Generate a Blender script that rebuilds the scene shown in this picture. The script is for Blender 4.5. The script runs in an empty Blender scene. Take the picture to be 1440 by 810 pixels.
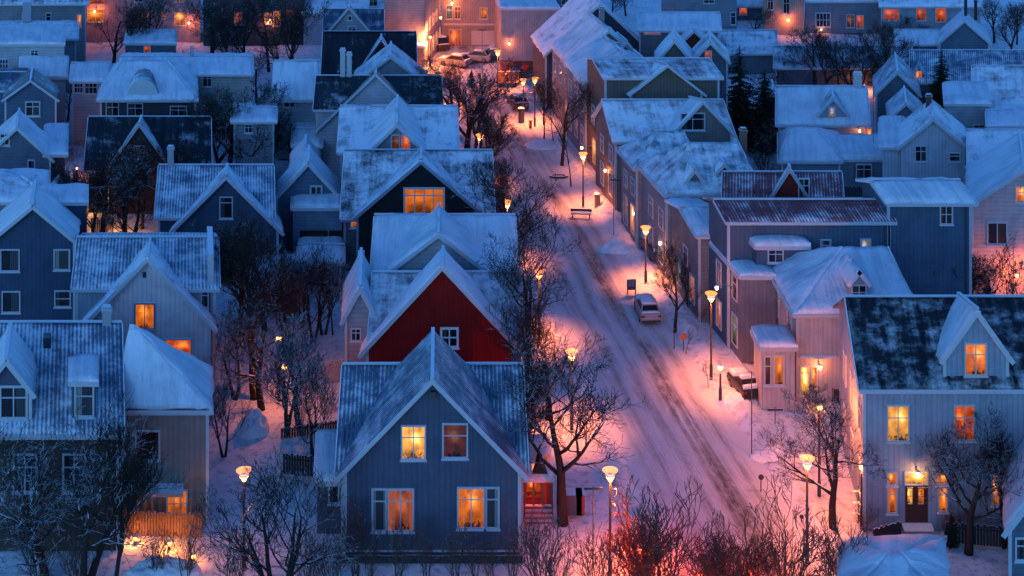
import bpy, math, random
from mathutils import Vector, noise
R = math.radians
random.seed(7)
SCN = bpy.context.scene
COL = SCN.collection

# ------------------------------------------------------------------ camera geometry
# level 50 mm lens 46 m above the street, shifted down; F, CX, YH in photo pixels (1440 wide)
F, CX, YH, H = 2000.0, 720.0, -420.0, 46.0
def PX(px, Y): return (px - CX) * Y / F
def PZ(py, Y): return H - (py - YH) * Y / F
def GY(py, z=0.0): return F * (H - z) / (py - YH)
def gp(px, py, z=0.0):
    Y = GY(py, z)
    return PX(px, Y), Y

# ------------------------------------------------------------------ mesh helpers
class MB:
    def __init__(s): s.v = []; s.f = []; s.uv = []; s.sm = set()
    def face(s, pts, uv=None):
        n = len(s.v); s.v.extend(pts); s.f.append(tuple(range(n, n + len(pts))))
        s.uv.append(uv if uv else [(0, 0)] * len(pts))
    def box(s, x0, x1, y0, y1, z0, z1):
        P = [(x0,y0,z0),(x1,y0,z0),(x1,y1,z0),(x0,y1,z0),(x0,y0,z1),(x1,y0,z1),(x1,y1,z1),(x0,y1,z1)]
        for q in ((0,1,5,4),(1,2,6,5),(2,3,7,6),(3,0,4,7),(4,5,6,7),(3,2,1,0)):
            s.face([P[i] for i in q], [(P[i][0]+P[i][1], P[i][2]) for i in q])
    def beam(s, a, b, w, h):
        """rectangular bar from a to b, w across (horizontal), h vertical"""
        a = Vector(a); b = Vector(b); d = (b - a).normalized()
        r = d.cross(Vector((0,0,1)))
        r = r.normalized() if r.length > 1e-4 else Vector((1,0,0))
        u = r.cross(d).normalized()
        P = []
        for p in (a, b):
            for (i, j) in ((-1,-1),(1,-1),(1,1),(-1,1)):
                P.append(tuple(p + r * (i*w/2) + u * (j*h/2)))
        for q in ((0,3,2,1),(4,5,6,7),(0,1,5,4),(1,2,6,5),(2,3,7,6),(3,0,4,7)):
            s.face([P[i] for i in q])
    def tube(s, pts, rads, k=6, cap=True):
        n0 = len(s.v); m = len(pts)
        pts = [Vector(p) for p in pts]
        ref = Vector((0.31, 0.95, 0.11))
        for i in range(m):
            d = (pts[min(i+1, m-1)] - pts[max(i-1, 0)])
            d = d.normalized() if d.length > 1e-6 else Vector((0,0,1))
            a = d.cross(ref)
            if a.length < 1e-3: a = d.cross(Vector((1,0,0)))
            a.normalize(); b = d.cross(a)
            for j in range(k):
                t = 2*math.pi*j/k
                s.v.append(tuple(pts[i] + (a*math.cos(t) + b*math.sin(t))*rads[i]))
        for i in range(m-1):
            for j in range(k):
                q = (n0+i*k+j, n0+i*k+(j+1)%k, n0+(i+1)*k+(j+1)%k, n0+(i+1)*k+j)
                s.f.append(q); s.uv.append([(0,0)]*4)
        if cap:
            s.f.append(tuple(n0+(m-1)*k+j for j in range(k))); s.uv.append([(0,0)]*k)
            s.f.append(tuple(n0+k-1-j for j in range(k))); s.uv.append([(0,0)]*k)
    def lathe(s, prof, k=14, c=(0,0,0)):
        n0 = len(s.v)
        for (r, z) in prof:
            for j in range(k):
                t = 2*math.pi*j/k
                s.v.append((c[0]+r*math.cos(t), c[1]+r*math.sin(t), c[2]+z))
        for i in range(len(prof)-1):
            for j in range(k):
                s.f.append((n0+i*k+j, n0+i*k+(j+1)%k, n0+(i+1)*k+(j+1)%k, n0+(i+1)*k+j)); s.uv.append([(0,0)]*4)
    def slab(s, a, b, c, d, t, amp=0.0, step=0.4):
        """roof plane: a->b along the eave, d->c along the ridge; grid on top, thickness t below"""
        a, b, c, d = Vector(a), Vector(b), Vector(c), Vector(d)
        L = max((b-a).length, (c-d).length); W = max((d-a).length, (c-b).length)
        nu = max(1, int(L/step)) if amp else 1
        nv = max(1, int(W/step)) if amp else 1
        n0 = len(s.v); UV = []
        for i in range(nv+1):
            v = i/nv
            for j in range(nu+1):
                u = j/nu
                p = (a*(1-u)+b*u)*(1-v) + (d*(1-u)+c*u)*v
                if amp:
                    q = Vector((p.x, p.y, p.z))
                    ed = min(v*W, u*L, (1-u)*L)                        # snow thins and rounds off at eave and verge
                    loft = min(t, amp*1.3)*(1-math.exp(-ed/0.28)) - min(t, amp*1.3)*0.6
                    p = p + Vector((0,0, loft + amp*(noise.noise(q*0.55) + 0.6*noise.noise(q*1.5) + 0.25*noise.noise(q*4))))
                    if v == 0: p = p + (a-d).normalized()*(amp*1.4*(noise.noise(q*1.3)+.4*noise.noise(q*4)))
                s.v.append(tuple(p))
                uu = u*(b-a).length*(1-v) + u*(c-d).length*v + (d-a).dot((b-a).normalized())*v
                UV.append((uu, v*W))
        g = lambda i, j: n0 + i*(nu+1) + j
        for i in range(nv):
            for j in range(nu):
                q = (g(i,j), g(i,j+1), g(i+1,j+1), g(i+1,j))
                s.sm.add(len(s.f)); s.f.append(q); s.uv.append([UV[k-n0] for k in q])
        m0 = len(s.v)
        ring = [g(0,j) for j in range(nu+1)] + [g(i,nu) for i in range(1,nv+1)] + [g(nv,j) for j in range(nu-1,-1,-1)] + [g(i,0) for i in range(nv-1,0,-1)]
        nrm = (b-a).cross(d-a)
        nrm = nrm.normalized() if nrm.length > 1e-6 else Vector((0,0,1))
        if nrm.z < 0: nrm = -nrm
        for k in ring:
            uv = UV[k-n0]; i, j = divmod(k-n0, nu+1)
            p = (a*(1-j/nu)+b*(j/nu))*(1-i/nv) + (d*(1-j/nu)+c*(j/nu))*(i/nv)
            s.v.append(tuple(p - nrm*t))
        n = len(ring)
        for k in range(n):
            k2 = (k+1) % n
            s.f.append((ring[k], m0+k, m0+k2, ring[k2]))
            s.uv.append([UV[ring[k]-n0], UV[ring[k]-n0], UV[ring[k2]-n0], UV[ring[k2]-n0]])
        s.f.append(tuple(m0+k for k in range(n-1,-1,-1))); s.uv.append([(0,0)]*n)
    def build(s, name, mat, parent=None, fix=None, smooth=False):
        me = bpy.data.meshes.new(name)
        V = [fix(p) for p in s.v] if fix else s.v
        me.from_pydata(V, [], s.f)
        lay = me.uv_layers.new(name='UVMap')
        flat = []
        for u in s.uv:
            for q in u: flat.extend(q)
        lay.data.foreach_set('uv', flat)
        if smooth: me.polygons.foreach_set('use_smooth', [True]*len(me.polygons))
        elif s.sm: me.polygons.foreach_set('use_smooth', [i in s.sm for i in range(len(me.polygons))])
        if isinstance(mat, (list, tuple)):
            for m in mat: me.materials.append(m)
        else: me.materials.append(mat)
        me.update()
        o = bpy.data.objects.new(name, me); COL.objects.link(o)
        if parent is not None: o.parent = parent
        return o

def thing(name, label, cat, loc=(0,0,0), rz=0.0, group=None, sc=None):
    o = bpy.data.objects.new(name, None); COL.objects.link(o)
    o.location = loc; o.rotation_euler = (0,0,rz)
    if sc: o.scale = sc
    return tag(o, label, cat, group)
def tag(o, label, cat, group=None, kind='thing'):
    o['label'] = label; o['category'] = cat; o['kind'] = kind
    if group: o['group'] = group
    return o
def dup(root, loc, rz=0.0, sc=None, label=None, group=None):
    r = root.copy(); COL.objects.link(r); r.location = loc; r.rotation_euler = (0,0,rz)
    if sc: r.scale = sc
    if label: r['label'] = label
    if group: r['group'] = group
    for ch in list(root.children):
        c = ch.copy(); COL.objects.link(c); c.parent = r
        for g in list(ch.children):
            d = g.copy(); COL.objects.link(d); d.parent = c
    return r

# ------------------------------------------------------------------ materials
class NT:
    def __init__(s, name):
        s.m = bpy.data.materials.new(name); s.m.use_nodes = True
        s.t = s.m.node_tree; s.t.nodes.clear()
        s.out = s.n('ShaderNodeOutputMaterial')
    def n(s, typ, **kw):
        x = s.t.nodes.new(typ)
        for k, v in kw.items():
            if k in ('inp',):
                for a, b in v.items(): x.inputs[a].default_value = b
            else: setattr(x, k, v)
        return x
    def l(s, a, b): s.t.links.new(a, b)
    def put(s, val, sock):
        if hasattr(val, 'is_output'): s.l(val, sock)
        else: sock.default_value = val
    def math(s, op, a, b=0.0, c=None, clamp=False):
        x = s.n('ShaderNodeMath', operation=op); x.use_clamp = clamp
        s.put(a, x.inputs[0]); s.put(b, x.inputs[1])
        if c is not None: s.put(c, x.inputs[2])
        return x.outputs[0]
    def mix(s, f, a, b):
        x = s.n('ShaderNodeMix', data_type='RGBA')
        s.put(f, x.inputs[0])
        for v, k in ((a, 6), (b, 7)):
            if hasattr(v, 'is_output'): s.l(v, x.inputs[k])
            else: x.inputs[k].default_value = (*v[:3], 1)
        return x.outputs[2]
    def noise(s, vec, scale, detail=4.0, rough=0.55, dims='3D'):
        x = s.n('ShaderNodeTexNoise', noise_dimensions=dims)
        x.inputs['Scale'].default_value = scale; x.inputs['Detail'].default_value = detail
        x.inputs['Roughness'].default_value = rough
        if vec is not None: s.l(vec, x.inputs['Vector'])
        return x.outputs['Fac']
    def mapr(s, v, a, b, c=0.0, d=1.0, smooth=True):
        x = s.n('ShaderNodeMapRange', interpolation_type='SMOOTHSTEP' if smooth else 'LINEAR')
        s.put(v, x.inputs[0])
        for i, q in enumerate((a, b, c, d)): s.put(q, x.inputs[i+1])
        return x.outputs[0]
    def vmul(s, vec, k, off=(0,0,0)):
        x = s.n('ShaderNodeVectorMath', operation='MULTIPLY_ADD'); s.l(vec, x.inputs[0])
        x.inputs[1].default_value = k; x.inputs[2].default_value = off
        return x.outputs[0]
    def bump(s, h, strength=0.3, dist=0.05):
        x = s.n('ShaderNodeBump'); x.inputs['Strength'].default_value = strength
        x.inputs['Distance'].default_value = dist; s.l(h, x.inputs['Height'])
        return x.outputs[0]
    def pbr(s, col, rough=0.8, nrm=None, spec=0.3, metal=0.0):
        x = s.n('ShaderNodeBsdfPrincipled')
        if hasattr(col, 'is_output'): s.l(col, x.inputs['Base Color'])
        else: x.inputs['Base Color'].default_value = (*col[:3], 1)
        s.put(rough, x.inputs['Roughness']); x.inputs['Specular IOR Level'].default_value = spec
        x.inputs['Metallic'].default_value = metal
        if nrm is not None: s.l(nrm, x.inputs['Normal'])
        return x.outputs[0]
    def done(s, sh): s.l(sh, s.out.inputs[0]); return s.m

SNOW = (0.80, 0.83, 0.88)
CACHE = {}
def memo(fn):
    def w(*a):
        k = (fn.__name__,) + a
        if k not in CACHE: CACHE[k] = fn(*a)
        return CACHE[k]
    return w
def sep(t, v):
    x = t.n('ShaderNodeSeparateXYZ'); t.l(v, x.inputs[0]); return x.outputs

@memo
def m_wall(rgb, siding='h'):
    t = NT('wall_paint'); tc = t.n('ShaderNodeTexCoord').outputs['Object']
    n1 = t.noise(tc, 0.7, 5); n2 = t.noise(t.vmul(tc, (3, 3, 0.35)), 1.0, 4); n3 = t.noise(tc, 14, 3)
    f = t.math('ADD', t.math('MULTIPLY', n1, 0.6), t.math('ADD', t.math('MULTIPLY', n2, 0.3), t.math('MULTIPLY', n3, 0.15)))
    f = t.mapr(f, 0.30, 0.75)
    c = t.mix(f, tuple(v*0.58 for v in rgb), tuple(min(0.85, v*0.95) for v in rgb))
    xyz = sep(t, tc)
    if siding == 'h': w = t.math('FRACT', t.math('MULTIPLY', xyz[2], 1/0.16))
    elif siding == 'v': w = t.math('SINE', t.math('MULTIPLY', t.math('ADD', xyz[0], xyz[1]), 2*math.pi/0.18))
    else: w = t.noise(tc, 9, 3)
    rib = t.math('MULTIPLY_ADD', t.math('SINE', t.math('MULTIPLY', xyz[2] if siding == 'h' else t.math('ADD', xyz[0], xyz[1]), 2*math.pi/(0.32 if siding == 'h' else 0.30))), 0.5, 0.5)
    c = t.mix(t.mapr(rib, 0.0, 0.35, 0.30, 0.0), c, tuple(v*0.35 for v in rgb))
    b = t.bump(t.math('ADD', w, t.math('MULTIPLY', n3, 0.5)), 0.45, 0.015)
    return t.done(t.pbr(c, 0.75, b, 0.25))
@memo
def m_flat(rgb, rough=0.6, metal=0.0):
    t = NT('painted_surface'); tc = t.n('ShaderNodeTexCoord').outputs['Object']
    n = t.noise(tc, 6, 4)
    c = t.mix(n, tuple(v*0.75 for v in rgb), tuple(min(0.9, v*1.15) for v in rgb))
    return t.done(t.pbr(c, rough, t.bump(n, 0.15, 0.01), 0.3, metal))
@memo
def m_trim(rgb):
    """painted boards with snow caught on upward faces"""
    t = NT('trim_boards'); g = t.n('ShaderNodeNewGeometry'); p = t.n('ShaderNodeTexCoord').outputs['Object']
    n = t.noise(p, 5, 4); z = sep(t, g.outputs['Normal'])[2]
    k = t.mapr(t.math('ADD', z, t.math('MULTIPLY', t.math('SUBTRACT', n, 0.5), 0.5)), 0.3, 0.55)
    c = t.mix(k, t.mix(n, tuple(v*0.8 for v in rgb), tuple(min(.85, v*1.1) for v in rgb)), SNOW)
    return t.done(t.pbr(c, 0.7, t.bump(n, 0.2, 0.01)))
@memo
def m_snow(kind='roof'):
    t = NT('snow'); p = t.n('ShaderNodeTexCoord').outputs['Object']
    n1 = t.noise(p, 0.9, 6, 0.6); n2 = t.noise(p, 5.0, 5, 0.65); n3 = t.noise(p, 40, 2)
    h = t.math('ADD', t.math('MULTIPLY', n1, 1.0), t.math('ADD', t.math('MULTIPLY', n2, 0.25), t.math('MULTIPLY', n3, 0.03)))
    c = t.mix(t.mapr(n2, 0.3, 0.7), (0.70, 0.74, 0.80), (0.84, 0.86, 0.90))
    return t.done(t.pbr(c, 0.65, t.bump(h, 0.6, 0.25), 0.25))
@memo
def m_snowroof(seed):
    t = NT('roof_snow'); uv = t.n('ShaderNodeUVMap').outputs[0]; p = t.n('ShaderNodeTexCoord').outputs['Object']
    n1 = t.noise(t.vmul(uv, (.35, .3, 1), (seed*2.3, seed*4.1, 0)), 1.0, 5, .6); st = t.noise(t.vmul(uv, (1.6, .16, 1), (seed*1.7, seed*3.3, 0)), 1.0, 6, .68)
    n2 = t.noise(p, 5.0, 5, .65); n3 = t.noise(uv, 22, 3, .6)
    k = t.mapr(t.math('ADD', t.math('MULTIPLY', n1, .5), t.math('MULTIPLY', st, .6)), .40, .64)
    c = t.mix(k, (.54, .57, .63), SNOW); c = t.mix(t.mapr(n3, .3, .7, 0, .22), c, (.55, .58, .64))
    g = t.mapr(t.math('ADD', st, t.math('MULTIPLY', n2, .3)), .45, .38)
    c = t.mix(t.math('MULTIPLY', g, .40), c, (.14, .16, .20))
    h = t.math('ADD', t.math('MULTIPLY', st, 1.1), t.math('ADD', t.math('MULTIPLY', n1, .9), t.math('MULTIPLY', n2, .35)))
    return t.done(t.pbr(c, .65, t.bump(h, .75, .22), .25))
@memo
def m_roof(rgb, snow, corr, seed, fs=1.0):
    """metal sheet (corrugated along the slope) with patchy snow; u along eave, v up the slope, in metres"""
    t = NT('roof_sheet'); uv = t.n('ShaderNodeUVMap').outputs[0]; xyz = sep(t, uv)
    n1 = t.noise(t.vmul(uv, (0.42*fs, 0.60*fs, 1), (seed*3.7, seed*1.3, 0)), 1.0, 7, 0.66)
    n2 = t.noise(t.vmul(uv, (2.2, 0.22, 1), (seed*5.1, seed, 0)), 1.0, 5, 0.6)
    n3 = t.noise(uv, 4.5, 4, 0.7)
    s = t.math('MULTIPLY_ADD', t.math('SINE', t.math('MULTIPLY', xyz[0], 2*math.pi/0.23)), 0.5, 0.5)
    m = t.math('ADD', t.math('MULTIPLY', n1, 0.62), t.math('ADD', t.math('MULTIPLY', n2, 0.26), t.math('MULTIPLY', n3, 0.14)))
    if corr: m = t.math('ADD', m, t.math('MULTIPLY', t.math('SUBTRACT', s, 0.5), -0.12))
    low = t.mapr(xyz[1], 0.1, 1.3, 0.05, 0.0)                     # snow hangs on along the eave
    m = t.math('ADD', m, low)
    thr = 0.52 + (0.5 - snow) * 0.42
    k = t.mapr(m, thr - 0.07 - 0.045*fs, thr + 0.07 + 0.06*fs)
    k = t.math('MULTIPLY', k, t.mapr(n3, 0.15, 0.5, 0.72, 1.0))
    base = t.mix(t.mapr(n2, 0.3, 0.75), tuple(v*0.6 for v in rgb), tuple(min(.8, v*1.5+0.006) for v in rgb))
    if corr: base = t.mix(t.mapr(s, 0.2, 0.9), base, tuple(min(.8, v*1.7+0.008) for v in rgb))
    c = t.mix(k, base, SNOW)
    h = t.math('ADD', t.math('MULTIPLY', k, t.math('ADD', n3, 0.6)), t.math('MULTIPLY', s, 0.35 if corr else 0.02))
    return t.done(t.pbr(c, t.mapr(k, 0, 1, 0.45, 0.7), t.bump(h, 0.5, 0.06), 0.3))
@memo
def m_bark(rgb, snow):
    t = NT('bark'); g = t.n('ShaderNodeNewGeometry'); p = t.n('ShaderNodeTexCoord').outputs['Object']
    n = t.noise(p, 2.2, 4); z = sep(t, g.outputs['Normal'])[2]
    k = t.mapr(t.math('ADD', z, t.math('MULTIPLY', t.math('SUBTRACT', n, 0.5), 1.6)), 1.05 - snow, 1.3 - snow)
    n2 = t.noise(t.vmul(p, (9, 9, 2)), 1.0, 4)
    c = t.mix(k, t.mix(n2, tuple(v*0.5 for v in rgb), tuple(v*1.5 for v in rgb)), SNOW)
    return t.done(t.pbr(c, 0.85, t.bump(n2, 0.4, 0.02), 0.15))
@memo
def m_emit(rgb, strength):
    t = NT('lamp_light'); e = t.n('ShaderNodeEmission'); e.inputs[0].default_value = (*rgb, 1); e.inputs[1].default_value = strength
    return t.done(e.outputs[0])
@memo
def m_diffuser(rgb, strength):
    """frosted lamp glass: gives off light and lets the bulb shine through"""
    t = NT('lamp_glass'); e = t.n('ShaderNodeEmission'); e.inputs[0].default_value = (*rgb, 1); e.inputs[1].default_value = strength
    tr = t.n('ShaderNodeBsdfTransparent'); a = t.n('ShaderNodeAddShader')
    t.l(e.outputs[0], a.inputs[0]); t.l(tr.outputs[0], a.inputs[1])
    return t.done(a.outputs[0])
GLOW = {  # colour of the room light, strength, curtain amount
    'orange': ((1.0, 0.21, 0.022), 0.50, 0.5), 'yellow': ((1.0, 0.40, 0.06), 0.80, 0.25), 'red': ((1.0, 0.12, 0.015), 0.34, 0.4),
    'pink': ((1.0, 0.22, 0.09), 0.26, 1.0), 'dim': ((1.0, 0.2, 0.05), 0.05, 0.6), 'pale': ((0.9, 0.75, 0.5), 0.12, 0.8)}
@memo
def m_glow(kind):
    """lit window: uneven room light, drawn curtains at the sides, dark shapes on the sill; uv 0..1 over the pane"""
    rgb, st, cur = GLOW[kind]
    t = NT('lit_window'); uv = t.n('ShaderNodeUVMap').outputs[0]; xyz = sep(t, uv)
    rnd = t.n('ShaderNodeObjectInfo').outputs['Random']
    cmb = t.n('ShaderNodeCombineXYZ'); t.l(t.math('MULTIPLY', rnd, 91.0), cmb.inputs[0]); t.l(t.math('MULTIPLY', rnd, 37.0), cmb.inputs[1])
    va = t.n('ShaderNodeVectorMath', operation='ADD'); t.l(uv, va.inputs[0]); t.l(cmb.outputs[0], va.inputs[1])
    n = t.noise(va.outputs[0], 2.3, 4, 0.6); n2 = t.noise(va.outputs[0], 7.0, 3, 0.6)
    side = t.math('ABSOLUTE', t.math('SUBTRACT', xyz[0], t.math('MULTIPLY_ADD', rnd, 0.3, 0.35)))
    fold = t.math('MULTIPLY_ADD', t.math('SINE', t.math('MULTIPLY', xyz[0], 75.0)), 0.12, 0.88)
    ck = t.mapr(side, 0.26, 0.34)
    lum = t.mapr(n, 0.28, 0.72, 0.28, 1.15)
    gx = t.math('SUBTRACT', xyz[0], t.math('MULTIPLY_ADD', rnd, 0.5, 0.25)); gy = t.math('SUBTRACT', xyz[1], 0.66)
    g2 = t.math('ADD', t.math('MULTIPLY', gx, gx), t.math('MULTIPLY', gy, gy))
    lum = t.math('ADD', t.math('MULTIPLY', lum, t.mapr(xyz[1], 0.0, 0.7, 0.55, 1.0)), t.math('MULTIPLY', t.math('EXPONENT', t.math('MULTIPLY', g2, -22.0)), 0.95))
    lum = t.math('MULTIPLY', lum, t.math('MULTIPLY_ADD', t.math('FRACT', t.math('MULTIPLY', rnd, 7.31)), 0.75, 0.55))
    things_ = t.mapr(t.math('ADD', t.math('MULTIPLY', n2, 0.7), t.math('MULTIPLY', xyz[1], 0.9)), 0.38, 0.46, 0.07, 1.0)
    room = t.math('MULTIPLY', lum, things_)
    curt = t.math('MULTIPLY', fold, 0.62)
    L = t.math('ADD', t.math('MULTIPLY', room, t.math('SUBTRACT', 1.0, t.math('MULTIPLY', ck, cur))), t.math('MULTIPLY', curt, t.math('MULTIPLY', ck, cur)))
    hot = t.mapr(L, 0.7, 1.5)
    col = t.mix(hot, rgb, (1.0, min(1, rgb[1]*1.9), rgb[2]*3))
    e = t.n('ShaderNodeEmission'); t.l(col, e.inputs[0]); t.l(t.math('MULTIPLY', L, st), e.inputs[1])
    gl = t.n('ShaderNodeBsdfGlossy'); gl.inputs['Roughness'].default_value = 0.12; gl.inputs['Color'].default_value = (0.06,0.06,0.06,1)
    a = t.n('ShaderNodeAddShader'); t.l(e.outputs[0], a.inputs[0]); t.l(gl.outputs[0], a.inputs[1])
    return t.done(a.outputs[0])
@memo
def m_dark(kind):
    """unlit window: dark room, pale curtain at one side"""
    t = NT('dark_window'); uv = t.n('ShaderNodeUVMap').outputs[0]; xyz = sep(t, uv)
    rnd = t.n('ShaderNodeObjectInfo').outputs['Random']
    k = t.mapr(t.math('ABSOLUTE', t.math('SUBTRACT', xyz[0], t.math('MULTIPLY_ADD', rnd, 0.8, 0.1))), 0.30, 0.34)
    fold = t.math('MULTIPLY_ADD', t.math('SINE', t.math('MULTIPLY', xyz[0], 60.0)), 0.3, 0.7)
    k = t.math('MULTIPLY', k, fold)
    cc = {'dark': (0.07, 0.07, 0.075), 'curtain': (0.30, 0.29, 0.28), 'brown': (0.10, 0.03, 0.015)}[kind]
    base = {'dark': (0.012, 0.013, 0.016), 'curtain': (0.05, 0.05, 0.055), 'brown': (0.03, 0.012, 0.008)}[kind]
    return t.done(t.pbr(t.mix(k, base, cc), 0.08, None, 0.5))

WHITE = (0.47, 0.48, 0.51); CREAM = (0.55, 0.50, 0.47); BLUEW = (0.40, 0.46, 0.54); SLATE = (0.095, 0.115, 0.17); GREY = (0.26, 0.28, 0.31)
TAN = (0.26, 0.21, 0.18); DKBLUE = (0.05, 0.075, 0.12); BLACK = (0.016, 0.018, 0.022); BROWN = (0.085, 0.062, 0.05); REDW = (0.30, 0.006, 0.004)
PINK = (0.56, 0.45, 0.44); STONE = (0.33, 0.33, 0.35)
r_blue = (0.045, 0.075, 0.12); r_black = (0.012, 0.015, 0.021); r_grey = (0.10, 0.12, 0.15); r_red = (0.15, 0.03, 0.035); r_mauve = (0.20, 0.13, 0.15)
# ------------------------------------------------------------------ houses
class House:
    """one building: volumes given by photo pixels on their front plane Yf, converted to metres"""
    def __init__(s, name, label, Y, wall, roof, trim=WHITE, skew=None, cat='house', siding='h', group=None):
        s.name, s.label, s.Y, s.wall, s.trim, s.skew, s.cat, s.siding, s.group = name, label, Y, wall, trim, skew, cat, siding, group
        s.roof = roof; s.W = {}; s.Rf = {}; s.T = MB(); s.org = None; s.pend = []; s.seed = sum(map(ord, label)) % 17; s.chs = []; s.vols = []; s.pipes = []
    def rm(s, r):
        if r is None: r = s.roof
        if r == 'snow': return m_snowroof(s.seed)
        return m_roof(r[0], r[1], r[2], s.seed, *r[3:])
    def fix(s, p):
        return (p[0] + s.skew*(p[1]-s.Y) - s.org[0], p[1] - s.org[1], p[2])
    def yf(s, Yf):
        # a front gable stands half a metre proud of the main wall so the main eave dies into it
        if Yf is None: return s.Y
        return s.Y - 0.5 if 0 < s.Y - Yf < 0.3 else Yf
    def vol(s, x0, x1, ev, kind, rg=None, depth=8.0, Yf=None, base=0.0, rb=None, rx=None, ov=0.38, roof=None, wall=None, amp=None, t=None, trim=True):
        Yf = s.yf(Yf)
        if s.skew is None: s.skew = 0.88*((x0+x1)/2 - CX)/F            # plots fan out along the curving side lanes
        sh = lambda y: s.skew*(y - s.Y)
        a, b, ze = PX(x0, Yf) - sh(Yf), PX(x1, Yf) - sh(Yf), PZ(ev, Yf); Yb = Yf + depth; Ym = Yf + depth/2
        if s.org is None: s.org = ((a+b)/2, Yf)
        wl = s.W.setdefault(wall or s.wall, MB()); rm = s.rm(roof); rf = s.Rf.setdefault(rm, MB())
        full = (roof or s.roof) == 'snow' or (isinstance(roof or s.roof, tuple) and (roof or s.roof)[1] >= 0.7)
        if amp is None: amp = 0.11 if full else 0.03
        if t is None: t = 0.26 if full else 0.15
        tr = s.T; xm = (a+b)/2; e = 0.004
        def quad(*P): wl.face(list(P), [(p[0]+p[1], p[2]) for p in P])
        if kind == 'x':
            zr = PZ(rg, Ym); sl = (zr-ze)/(Ym-Yf)
            quad((a,Yf,base),(b,Yf,base),(b,Yf,ze),(a,Yf,ze)); quad((b,Yb,base),(a,Yb,base),(a,Yb,ze),(b,Yb,ze))
            quad((b,Yf,base),(b,Yb,base),(b,Yb,ze),(b,Ym,zr),(b,Yf,ze)); quad((a,Yb,base),(a,Yf,base),(a,Yf,ze),(a,Ym,zr),(a,Yb,ze))
            d = t*0.9
            rf.slab((a-ov,Yf-ov,ze-ov*sl+d),(b+ov,Yf-ov,ze-ov*sl+d),(b+ov,Ym,zr+d),(a-ov,Ym,zr+d), t, amp)
            rf.slab((b+ov,Yb+ov,ze-ov*sl+d),(a-ov,Yb+ov,ze-ov*sl+d),(a-ov,Ym,zr+d),(b+ov,Ym,zr+d), t, amp)
            if trim:
                tr.box(a-ov, b+ov, Yf-ov-0.10, Yf-ov-0.002, ze-ov*sl-0.12, ze-ov*sl+0.08)
                for x in (a-ov-0.03, b+ov+0.03):
                    tr.beam((x, Yf-ov, ze-ov*sl+0.03), (x, Ym, zr+0.03), 0.055, 0.18)
                for x in (a-0.02, b+0.02): tr.box(x-0.09, x+0.09, Yf-0.035, Yf+0.1, base, ze-0.05)
                tr.beam((a-ov, Ym, zr+d+0.03), (b+ov, Ym, zr+d+0.03), 0.2, 0.08)
                s.pipes.append((b-0.3, Yf-0.07, base, ze-0.1))
        elif kind == 'y':
            zr = PZ(rg, Yf); zb = PZ(rb, Yb) if rb is not None else zr; sl = (zr-ze)/(xm-a)
            zeb = ze + (zb-zr)
            quad((a,Yf,base),(b,Yf,base),(b,Yf,ze),(xm,Yf,zr),(a,Yf,ze)); quad((b,Yb,base),(a,Yb,base),(a,Yb,zeb),(xm,Yb,zb),(b,Yb,zeb))
            quad((b,Yf,base),(b,Yb,base),(b,Yb,zeb),(b,Yf,ze)); quad((a,Yb,base),(a,Yf,base),(a,Yf,ze),(a,Yb,zeb))
            d = t*1.05; y0 = Yf-ov
            rf.slab((a-ov,Yb,zeb-ov*sl+d),(a-ov,y0,ze-ov*sl+d),(xm,y0,zr+d),(xm,Yb,zb+d), t, amp)
            rf.slab((b+ov,y0,ze-ov*sl+d),(b+ov,Yb,zeb-ov*sl+d),(xm,Yb,zb+d),(xm,y0,zr+d), t, amp)
            if trim:
                h = 0.17 + t*0.3
                for x in (a-ov, b+ov):
                    k = 1 if x < xm else -1
                    tr.beam((x, y0-0.045, ze-ov*sl+d-t*0.75), (xm + k*0.0, y0-0.045-(0.004 if k > 0 else 0), zr+d-t*0.75), 0.07, h)
                for x in (a-0.02, b+0.02): tr.box(x-0.09, x+0.09, Yf-0.035, Yf+0.1, base, ze-0.05)
                tr.beam((xm, y0, zr+d+0.03), (xm, Yb, zb+d+0.03), 0.2, 0.12)
        elif kind == 'hip':
            zr = PZ(rg, Ym)
            if rx: r0, r1 = PX(rx[0], Ym) - sh(Ym), PX(rx[1], Ym) - sh(Ym)
            else: r0, r1 = a+depth/2*0.8, b-depth/2*0.8
            if r1 - r0 < 0.05: r0, r1 = (r0+r1)/2-0.03, (r0+r1)/2+0.03
            quad((a,Yf,base),(b,Yf,base),(b,Yf,ze),(a,Yf,ze)); quad((b,Yb,base),(a,Yb,base),(a,Yb,ze),(b,Yb,ze))
            quad((b,Yf,base),(b,Yb,base),(b,Yb,ze),(b,Yf,ze)); quad((a,Yb,base),(a,Yf,base),(a,Yf,ze),(a,Yb,ze))
            A,B,C,D = (a-ov,Yf-ov,ze),(b+ov,Yf-ov,ze),(b+ov,Yb+ov,ze),(a-ov,Yb+ov,ze); P,Q = (r0,Ym,zr),(r1,Ym,zr)
            up = lambda p: (p[0],p[1],p[2]+t*0.8)
            P2 = (r0+0.02,Ym+0.02,zr); Q2 = (r1-0.02,Ym-0.02,zr)
            rf.slab(up(A),up(B),up(Q),up(P),t,amp); rf.slab(up(C),up(D),up(P),up(Q),t,amp)
            rf.slab(up(B),up(C),up((r1,Ym+0.02,zr)),up((r1,Ym-0.02,zr)),t,amp); rf.slab(up(D),up(A),up((r0,Ym-0.02,zr)),up((r0,Ym+0.02,zr)),t,amp)
            if trim:
                tr.box(a-ov,b+ov,Yf-ov-0.1,Yf-ov-0.002,ze-0.16,ze+0.06); tr.box(a-ov-0.1,a-ov-0.002,Yf-ov,Yb+ov,ze-0.16,ze+0.06)
                for x in (a-0.02, b+0.02): tr.box(x-0.09, x+0.09, Yf-0.035, Yf+0.1, base, ze-0.05)
        elif kind in ('flat', 'shed'):
            zb = PZ(rg, Yb) if kind == 'shed' else ze
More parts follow.
